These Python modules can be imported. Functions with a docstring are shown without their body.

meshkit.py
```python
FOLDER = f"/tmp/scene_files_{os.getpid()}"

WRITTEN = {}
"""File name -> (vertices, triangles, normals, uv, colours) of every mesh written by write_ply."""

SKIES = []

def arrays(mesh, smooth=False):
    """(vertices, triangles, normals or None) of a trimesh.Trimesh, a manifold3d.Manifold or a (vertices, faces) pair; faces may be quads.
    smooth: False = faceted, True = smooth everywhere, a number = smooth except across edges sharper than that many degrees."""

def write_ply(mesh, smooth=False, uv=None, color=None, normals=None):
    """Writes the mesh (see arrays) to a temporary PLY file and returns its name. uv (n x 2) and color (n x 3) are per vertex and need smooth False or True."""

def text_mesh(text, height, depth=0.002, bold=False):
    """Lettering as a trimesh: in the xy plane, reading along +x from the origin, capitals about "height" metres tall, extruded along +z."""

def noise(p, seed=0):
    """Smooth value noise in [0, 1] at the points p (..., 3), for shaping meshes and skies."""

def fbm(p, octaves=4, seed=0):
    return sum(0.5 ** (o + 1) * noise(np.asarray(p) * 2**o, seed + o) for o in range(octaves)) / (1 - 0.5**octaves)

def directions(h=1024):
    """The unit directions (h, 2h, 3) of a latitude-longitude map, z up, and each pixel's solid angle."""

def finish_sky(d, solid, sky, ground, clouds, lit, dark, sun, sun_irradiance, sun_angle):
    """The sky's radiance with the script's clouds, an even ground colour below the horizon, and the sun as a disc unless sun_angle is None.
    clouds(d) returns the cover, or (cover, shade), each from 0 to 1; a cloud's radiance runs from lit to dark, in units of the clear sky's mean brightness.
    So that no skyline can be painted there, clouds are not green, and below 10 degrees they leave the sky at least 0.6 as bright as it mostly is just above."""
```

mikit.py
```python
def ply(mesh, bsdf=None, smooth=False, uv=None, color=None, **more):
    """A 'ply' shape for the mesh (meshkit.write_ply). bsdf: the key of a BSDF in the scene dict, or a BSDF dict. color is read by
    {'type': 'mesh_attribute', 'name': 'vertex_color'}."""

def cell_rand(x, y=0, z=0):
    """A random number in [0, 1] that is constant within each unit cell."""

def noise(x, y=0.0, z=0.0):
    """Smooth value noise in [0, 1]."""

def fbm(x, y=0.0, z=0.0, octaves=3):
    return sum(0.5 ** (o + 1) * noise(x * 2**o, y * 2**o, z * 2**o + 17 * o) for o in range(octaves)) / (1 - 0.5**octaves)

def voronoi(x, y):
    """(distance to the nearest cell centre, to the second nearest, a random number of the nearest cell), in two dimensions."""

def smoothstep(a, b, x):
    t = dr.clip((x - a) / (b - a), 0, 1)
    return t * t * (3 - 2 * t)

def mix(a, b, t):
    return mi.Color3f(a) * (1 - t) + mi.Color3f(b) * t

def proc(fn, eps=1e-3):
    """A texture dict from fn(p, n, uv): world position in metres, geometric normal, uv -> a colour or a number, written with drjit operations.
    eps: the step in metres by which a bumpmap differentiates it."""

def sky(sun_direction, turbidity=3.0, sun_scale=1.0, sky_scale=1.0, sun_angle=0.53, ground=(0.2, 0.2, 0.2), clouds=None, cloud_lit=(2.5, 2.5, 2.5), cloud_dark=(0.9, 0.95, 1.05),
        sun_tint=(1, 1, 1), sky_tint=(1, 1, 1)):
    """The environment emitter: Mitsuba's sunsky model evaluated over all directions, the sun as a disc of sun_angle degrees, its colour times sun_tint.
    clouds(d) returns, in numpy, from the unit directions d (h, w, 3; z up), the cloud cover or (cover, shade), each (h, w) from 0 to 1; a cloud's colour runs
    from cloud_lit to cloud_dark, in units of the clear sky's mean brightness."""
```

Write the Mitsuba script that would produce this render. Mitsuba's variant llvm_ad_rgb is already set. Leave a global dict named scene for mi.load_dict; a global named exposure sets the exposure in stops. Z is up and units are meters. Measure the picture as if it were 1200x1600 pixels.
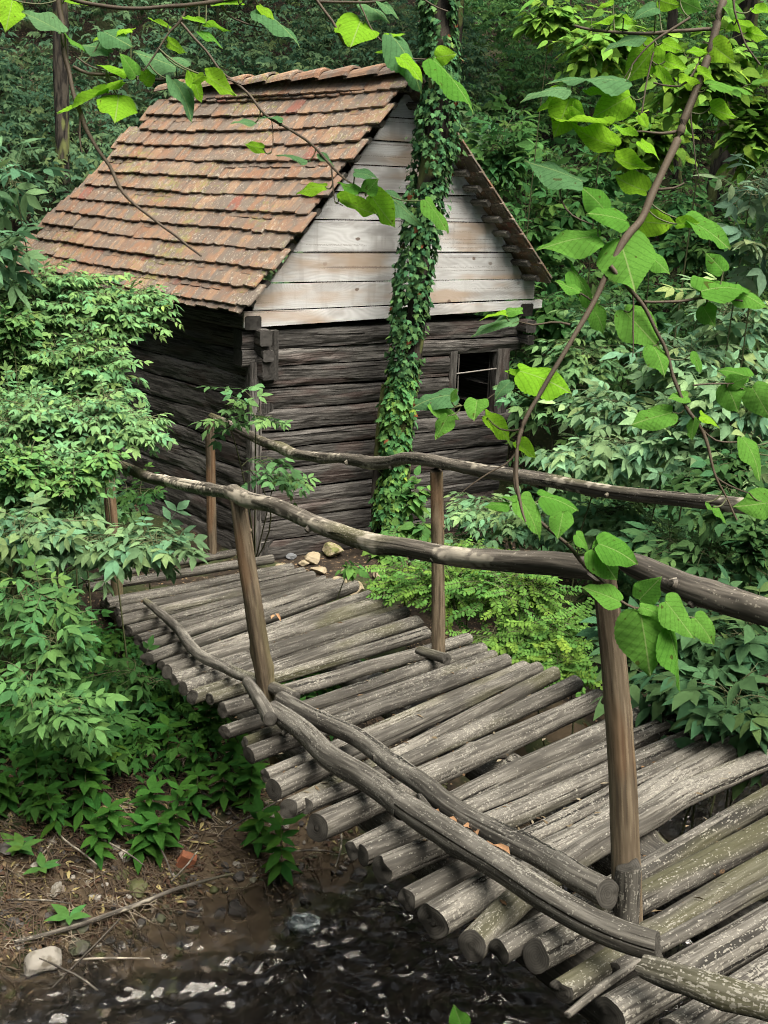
import math, random, numpy as np, trimesh, mitsuba as mi, mikit, meshkit, drjit as dr
from mikit import noise, fbm, voronoi, cell_rand, smoothstep, mix, proc
T = mi.ScalarTransform4f
# ------------------------------------------------ camera, sky, exposure
PITCH, ROLL, FPX = math.radians(17.3), math.radians(2.15), 1650.0
EYE = np.array([0, 0, 2.6])
_up = np.array([0, math.sin(PITCH), math.cos(PITCH)]); FWD = np.array([0, math.cos(PITCH), -math.sin(PITCH)])
UPV = -math.sin(ROLL) * np.array([1, 0, 0.]) + math.cos(ROLL) * _up
scene, labels = {}, {}
scene['camera'] = dict(type='perspective', fov=math.degrees(2 * math.atan(600 / FPX)), fov_axis='x', near_clip=.05, far_clip=500.,
                       to_world=T().look_at(origin=EYE.tolist(), target=(EYE + FWD).tolist(), up=UPV.tolist()))
SUN = (.38, -.42, 1.0)
scene['sky'] = mikit.sky(SUN, turbidity=3, sun_scale=.30, sun_angle=48, clouds=lambda d: 1.0, sun_tint=(.91, .985, 1.09), cloud_lit=(.36, .38, .41), ground=(.04, .05, .03))
exposure = 5.0
# ------------------------------------------------ measured world points (metres)
LOGS=[[[-2.539,8.247,-0.658,0.032],[-1.215,9.566,-0.801,0.037]],[[-2.338,7.832,-0.568,0.036],[-0.992,8.939,-0.67,0.04]],[[-2.019,7.203,-0.429,0.042],[-0.767,8.442,-0.563,0.044]],[[-1.849,6.877,-0.357,0.032],[-0.666,8.272,-0.524,0.037]],[[-1.766,6.588,-0.298,0.039],[-0.567,8.024,-0.472,0.042]],[[-1.627,6.296,-0.235,0.037],[-0.464,7.868,-0.435,0.036]],[[-1.508,6.044,-0.18,0.032],[-0.401,7.75,-0.409,0.04]],[[-1.429,5.83,-0.135,0.031],[-0.319,7.71,-0.396,0.04]],[[-1.331,5.569,-0.08,0.037],[-0.213,7.539,-0.357,0.044]],[[-1.227,5.434,-0.048,0.029],[-0.089,7.183,-0.283,0.042]],[[-1.166,5.283,-0.016,0.039],[-0.003,6.903,-0.225,0.059]],[[-1.088,5.113,0.021,0.031],[0.099,6.661,-0.173,0.039]],[[-1.011,4.964,0.054,0.037],[0.176,6.59,-0.155,0.039]],[[-0.936,4.812,0.087,0.036],[0.242,6.316,-0.1,0.041]],[[-0.836,4.759,0.104,0.029],[0.288,5.998,-0.038,0.039]],[[-0.739,4.556,0.149,0.037],[0.531,5.822,0.012,0.038]],[[-0.683,4.238,0.211,0.032],[0.588,5.559,0.064,0.04]],[[-0.578,4.103,0.243,0.025],[0.636,5.385,0.099,0.039]],[[-0.528,3.942,0.276,0.038],[0.699,5.311,0.117,0.039]],[[-0.44,3.705,0.326,0.026],[0.786,5.171,0.149,0.034]],[[-0.384,3.563,0.356,0.042],[0.855,5.126,0.163,0.034]],[[-0.306,3.37,0.397,0.035],[0.926,5.02,0.187,0.037]],[[-0.24,3.394,0.397,0.028],[1.002,4.849,0.224,0.042]],[[-0.192,3.207,0.435,0.049],[1.066,4.575,0.279,0.046]],[[-0.071,3.029,0.477,0.03],[1.231,4.364,0.33,0.053]],[[-0.023,2.974,0.49,0.036],[1.35,4.217,0.365,0.043]],[[0.043,2.858,0.516,0.043],[1.407,4.076,0.395,0.039]],[[0.114,2.669,0.556,0.034],[1.462,3.99,0.415,0.035]],[[0.182,2.543,0.584,0.051],[1.482,3.857,0.441,0.052]],[[0.282,2.419,0.614,0.042],[0.446,2.66,0.582,0.043],[0.702,2.964,0.546,0.044],[0.962,3.214,0.519,0.045],[1.103,3.374,0.501,0.044],[1.34,3.567,0.483,0.042],[1.717,3.875,0.455,0.042]],[[0.355,2.38,0.627,0.035],[1.642,3.551,0.508,0.041]],[[0.447,2.354,0.638,0.041],[1.548,3.258,0.555,0.045]],[[0.486,2.198,0.67,0.031],[1.451,3.015,0.592,0.036]],[[0.644,2.278,0.667,0.018],[1.407,2.856,0.618,0.026]],[[0.583,2.087,0.697,0.047],[1.344,2.657,0.65,0.051]],[[0.708,2.015,0.719,0.038],[1.259,2.407,0.689,0.042]],[[0.752,1.913,0.741,0.04],[1.237,2.239,0.718,0.041]],[[0.84,1.835,0.762,0.039],[1.295,2.125,0.743,0.041]]]
KERBS=[[[-0.435,4.345,0.332,0.038],[-0.279,4.092,0.39,0.039],[-0.074,3.797,0.459,0.039],[0.071,3.489,0.526,0.038],[0.185,3.27,0.574,0.038],[0.252,3.103,0.609,0.039],[0.367,2.904,0.654,0.039],[0.509,2.703,0.702,0.038],[0.59,2.561,0.733,0.038],[0.653,2.465,0.756,0.039]],[[-0.453,4.188,0.359,0.042],[-0.302,3.903,0.422,0.045],[-0.171,3.581,0.491,0.047],[-0.028,3.351,0.543,0.044],[0.099,3.086,0.601,0.043]],[[0.101,3.091,0.611,0.041],[0.162,2.983,0.635,0.046],[0.247,2.839,0.667,0.046],[0.389,2.601,0.721,0.042],[0.511,2.395,0.768,0.041],[0.606,2.269,0.798,0.039],[0.72,2.179,0.823,0.036]],[[0.669,2.101,0.833,0.028],[0.732,2.053,0.847,0.033],[0.779,2.011,0.858,0.033],[0.897,1.932,0.881,0.033],[1.006,1.854,0.903,0.033]],[[-1.639,6.805,-0.237,0.022],[-1.408,6.332,-0.133,0.029],[-1.217,5.903,-0.041,0.031],[-1.063,5.497,0.045,0.033],[-0.946,5.247,0.099,0.031],[-0.808,5.039,0.147,0.03],[-0.7,4.871,0.186,0.029],[-0.606,4.77,0.211,0.029],[-0.494,4.616,0.247,0.031],[-0.381,4.461,0.284,0.027]],[[-0.621,4.576,0.296,0.025],[-0.535,4.323,0.349,0.032],[-0.446,4.024,0.41,0.03]],[[0.155,3.124,0.629,0.009],[0.178,3.005,0.652,0.017],[0.217,2.87,0.68,0.014],[0.241,2.794,0.696,0.006]]]
POSTS=[[[0.769,2.535,0.649,0.047],[0.578,2.578,1.649,0.03]],[[-0.477,4.664,0.169,0.047],[-0.671,4.635,1.198,0.038]],[[-1.997,7.505,-0.462,0.044],[-2.038,7.493,0.473,0.042]],[[0.355,5.471,0.083,0.04],[0.273,5.475,1.139,0.034]],[[-1.583,9.242,-0.602,0.047],[-1.592,9.241,0.529,0.04]],[[-3.645,11.416,-1.298,0.066],[-3.669,11.408,-0.735,0.058]],[[0.732,2.512,0.651,0.034],[0.717,2.516,0.814,0.034]]]
RAILS=[[[-1.903,7.211,0.649,0.023],[-1.689,6.763,0.721,0.034],[-1.483,6.333,0.799,0.036],[-1.253,5.852,0.914,0.033],[-1.021,5.366,1.03,0.034],[-0.838,4.984,1.127,0.031],[-0.671,4.635,1.216,0.032]],[[-0.71,4.702,1.207,0.039],[-0.64,4.583,1.214,0.038],[-0.462,4.278,1.278,0.033],[-0.305,4.01,1.307,0.033],[-0.166,3.772,1.338,0.036],[-0.041,3.56,1.375,0.034],[0.069,3.371,1.428,0.03],[0.207,3.136,1.488,0.03],[0.372,2.853,1.578,0.031],[0.484,2.661,1.643,0.033],[0.554,2.543,1.677,0.031]],[[0.611,2.521,1.71,0.024],[0.64,2.471,1.714,0.032],[0.696,2.376,1.715,0.032],[0.772,2.246,1.724,0.032],[0.84,2.13,1.741,0.032],[0.922,1.991,1.756,0.033]],[[-1.565,9.187,0.57,0.028],[-1.32,8.691,0.609,0.032],[-1.099,8.245,0.633,0.036],[-0.898,7.84,0.666,0.039],[-0.775,7.591,0.702,0.043],[-0.687,7.413,0.711,0.042],[-0.549,7.136,0.767,0.036],[-0.422,6.878,0.82,0.039],[-0.303,6.639,0.886,0.033],[-0.193,6.415,0.935,0.04],[-0.069,6.165,0.985,0.042],[0.026,5.972,1.046,0.037],[0.115,5.793,1.119,0.036],[0.226,5.569,1.17,0.038],[0.356,5.307,1.215,0.033],[0.469,5.078,1.253,0.035],[0.713,4.585,1.354,0.032],[0.916,4.176,1.424,0.029],[1.085,3.834,1.502,0.027],[1.248,3.505,1.578,0.027],[1.408,3.182,1.652,0.026]]]
BLOCK=[[0.222,5.332,0.15,0.025],[0.362,5.129,0.197,0.031]]
STICK=[[0.488,2.086,0.69,0.009],[0.616,2.221,0.675,0.011],[0.734,2.329,0.664,0.01]]
CORNER=[-1.17,9.211,-0.712]
FU=[0.865,0.501,0.0]
FN=[0.501,-0.865,0.0]
SD=[-0.684,0.729,0.0]
SEAMS=[[1.344,2.082],[1.338,2.229],[1.328,2.456],[1.317,2.713],[1.305,2.988],[1.295,3.225],[1.285,3.453],[1.276,3.662]]
LOGSEAMS=[[2.055,1.893],[1.887,1.736],[1.73,1.535],[1.523,1.338],[1.332,1.138],[1.132,0.985],[0.979,0.787],[0.781,0.587],[0.581,0.422],[0.422,0.294],[0.294,0.101],[0.094,-0.115]]
LOGSLOPE=[[1.982,2.051],[1.999,1.787],[2.022,1.416],[2.036,1.205]]
WINDOW=[[2.029,1.773],[2.149,1.421],[2.581,1.78],[2.797,1.283],[2.838,1.181],[2.118,1.55],[2.581,1.582],[2.159,1.273],[2.111,1.769],[2.691,1.68]]
ROOF=[[-1.21,8.899,1.559],[0.121,9.67,3.484],[-4.324,12.217,1.559],[-2.376,12.332,3.484],[1.519,10.48,1.742]]
LATHS=[[1.955,3.757],[2.042,3.599],[2.131,3.437],[2.235,3.289],[2.334,3.133],[2.45,2.98],[2.551,2.841],[2.655,2.693],[2.76,2.549]]
CENDS=[[0.089,2.04],[0.078,1.874],[-0.018,1.811],[2.837,2.038],[2.842,1.899]]
TRUNK=[[0.049,9.446,-1.013,0.159],[0.049,9.446,-0.53,0.163],[0.078,9.446,-0.028,0.16],[0.098,9.446,0.519,0.164],[0.137,9.446,1.106,0.178],[0.179,9.446,1.728,0.18],[0.227,9.446,2.273,0.193],[0.3,9.446,2.8,0.201],[0.339,9.446,3.308,0.208],[0.316,9.446,3.749,0.189],[0.282,9.446,4.317,0.186],[0.264,9.446,4.953,0.171]]
TRUNK2=[[-0.073,9.546,-1.289,0.075],[-0.062,9.546,-0.696,0.061],[-0.075,9.546,-0.124,0.054],[-0.064,9.546,0.43,0.041],[-0.044,9.546,0.849,0.023]]
BRANCH={'A': [[[-0.562,1.88,2.921,0.006],[-0.554,1.862,2.862,0.006],[-0.543,1.844,2.803,0.006],[-0.533,1.826,2.745,0.005],[-0.516,1.809,2.691,0.005],[-0.485,1.792,2.638,0.004],[-0.447,1.776,2.585,0.004],[-0.399,1.761,2.538,0.003],[-0.346,1.75,2.5,0.003],[-0.309,1.742,2.477,0.002]],[[-0.528,1.83,2.76,0.004],[-0.503,1.838,2.751,0.004],[-0.454,1.848,2.75,0.003],[-0.393,1.858,2.748,0.003],[-0.333,1.872,2.758,0.003],[-0.265,1.879,2.747,0.002]],[[-0.515,1.809,2.691,0.003],[-0.512,1.797,2.652,0.002],[-0.508,1.789,2.628,0.001]],[[-0.527,1.837,2.782,0.002],[-0.506,1.832,2.765,0.002],[-0.474,1.829,2.755,0.001]]],'A2': [[[-0.553,1.761,2.873,0.005],[-0.475,1.752,2.844,0.004],[-0.416,1.75,2.839,0.004],[-0.358,1.751,2.841,0.004],[-0.31,1.753,2.849,0.004],[-0.252,1.757,2.862,0.005],[-0.176,1.765,2.887,0.005]],[[-0.333,1.774,2.847,0.003],[-0.339,1.768,2.828,0.003],[-0.356,1.762,2.809,0.002],[-0.37,1.754,2.785,0.002],[-0.393,1.744,2.751,0.001]],[[-0.279,1.776,2.854,0.002],[-0.264,1.77,2.836,0.002],[-0.239,1.767,2.826,0.002],[-0.209,1.766,2.822,0.001]]],'C': [[[-0.378,1.962,2.847,0.003],[-0.335,1.949,2.803,0.003],[-0.295,1.936,2.763,0.003],[-0.25,1.925,2.728,0.003],[-0.21,1.916,2.698,0.003],[-0.166,1.907,2.669,0.003],[-0.12,1.894,2.628,0.003],[-0.081,1.885,2.599,0.002],[-0.042,1.879,2.581,0.002],[-0.015,1.88,2.582,0.001]],[[-0.114,1.893,2.623,0.002],[-0.108,1.881,2.587,0.002],[-0.105,1.875,2.566,0.001],[-0.09,1.873,2.56,0.001]],[[-0.213,1.916,2.698,0.001],[-0.214,1.903,2.656,0.001],[-0.217,1.898,2.641,0.001]]],'B': [[[-0.155,1.873,2.896,0.003],[-0.134,1.865,2.872,0.003],[-0.112,1.856,2.844,0.003],[-0.099,1.849,2.819,0.003],[-0.085,1.845,2.808,0.003],[-0.067,1.847,2.813,0.002],[-0.063,1.851,2.826,0.002]],[[-0.078,1.874,2.899,0.002],[-0.066,1.862,2.86,0.002],[-0.05,1.854,2.836,0.002],[-0.023,1.847,2.812,0.002],[0.004,1.84,2.792,0.002],[0.051,1.841,2.793,0.001]],[[-0.134,1.866,2.875,0.003],[-0.072,1.866,2.875,0.003],[-0.016,1.869,2.885,0.003]],[[0.01,1.93,2.911,0.003],[0.043,1.922,2.887,0.002],[0.075,1.918,2.875,0.002]]],'D': [[[0.539,1.915,2.964,0.01],[0.519,1.89,2.903,0.009],[0.498,1.858,2.822,0.009],[0.47,1.827,2.741,0.009],[0.445,1.8,2.676,0.009],[0.415,1.774,2.611,0.008],[0.391,1.75,2.557,0.008],[0.37,1.737,2.534,0.008],[0.345,1.716,2.488,0.006],[0.316,1.692,2.429,0.006],[0.277,1.664,2.361,0.005],[0.243,1.64,2.304,0.005],[0.214,1.617,2.251,0.005],[0.201,1.598,2.209,0.004],[0.204,1.579,2.168,0.004],[0.212,1.562,2.132,0.003],[0.219,1.549,2.111,0.002]],[[0.502,1.882,2.857,0.004],[0.45,1.88,2.854,0.004],[0.387,1.879,2.847,0.004],[0.335,1.879,2.849,0.003],[0.283,1.882,2.858,0.003]],[[0.464,1.866,2.873,0.003],[0.434,1.859,2.853,0.003],[0.404,1.853,2.832,0.002],[0.374,1.842,2.797,0.002]],[[0.407,1.848,2.818,0.002],[0.396,1.833,2.768,0.002],[0.391,1.818,2.719,0.002]],[[0.481,1.846,2.811,0.003],[0.468,1.837,2.781,0.003],[0.448,1.832,2.765,0.002],[0.407,1.833,2.769,0.002]],[[0.451,1.811,2.696,0.004],[0.42,1.809,2.69,0.003],[0.389,1.81,2.694,0.002],[0.349,1.801,2.666,0.002]],[[0.42,1.803,2.604,0.004],[0.449,1.804,2.608,0.003],[0.469,1.807,2.618,0.002]],[[0.469,1.825,2.741,0.002],[0.474,1.809,2.692,0.002],[0.484,1.794,2.643,0.001],[0.489,1.79,2.629,0.001]],[[0.53,1.877,2.911,0.003],[0.548,1.856,2.843,0.002],[0.58,1.844,2.804,0.002]],[[0.322,1.726,2.426,0.002],[0.29,1.732,2.444,0.002],[0.264,1.735,2.453,0.001]],[[0.287,1.716,2.392,0.003],[0.256,1.717,2.396,0.002],[0.226,1.715,2.39,0.002],[0.199,1.717,2.397,0.001]],[[0.24,1.679,2.275,0.002],[0.214,1.682,2.284,0.002],[0.193,1.685,2.293,0.002],[0.143,1.676,2.265,0.001],[0.117,1.675,2.261,0.001]],[[0.21,1.655,2.196,0.003],[0.193,1.648,2.175,0.002],[0.173,1.645,2.165,0.002],[0.122,1.634,2.128,0.001]],[[0.216,1.665,2.23,0.002],[0.191,1.664,2.227,0.002],[0.159,1.669,2.243,0.001]],[[0.263,1.785,2.614,0.002],[0.267,1.778,2.591,0.002],[0.296,1.767,2.558,0.002],[0.328,1.764,2.547,0.001]]],'G': [[[0.342,1.704,2.489,0.005],[0.374,1.694,2.456,0.005],[0.4,1.685,2.428,0.004],[0.427,1.669,2.376,0.004],[0.444,1.656,2.334,0.004],[0.471,1.641,2.287,0.004],[0.498,1.626,2.24,0.004],[0.512,1.613,2.197,0.003],[0.532,1.598,2.149,0.002],[0.554,1.587,2.112,0.002]],[[0.398,1.688,2.438,0.003],[0.45,1.689,2.44,0.003],[0.5,1.691,2.446,0.003],[0.551,1.69,2.443,0.002]],[[0.496,1.629,2.247,0.002],[0.524,1.624,2.231,0.002],[0.554,1.624,2.232,0.002]],[[0.519,1.607,2.178,0.002],[0.547,1.601,2.16,0.002],[0.572,1.6,2.154,0.001]],[[0.379,1.694,2.456,0.002],[0.381,1.676,2.399,0.002],[0.38,1.661,2.351,0.001]],[[0.48,1.65,2.316,0.002],[0.515,1.651,2.319,0.002],[0.545,1.651,2.32,0.001]]],'H': [[[0.208,1.65,2.181,0.003],[0.226,1.627,2.107,0.003],[0.258,1.619,2.082,0.004],[0.29,1.613,2.061,0.004],[0.317,1.605,2.037,0.004],[0.338,1.598,2.013,0.003],[0.36,1.592,1.994,0.003],[0.381,1.586,1.975,0.003],[0.418,1.582,1.964,0.003],[0.459,1.585,1.971,0.002]],[[0.217,1.635,2.132,0.003],[0.206,1.628,2.112,0.002],[0.185,1.625,2.101,0.002]]]}
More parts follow.
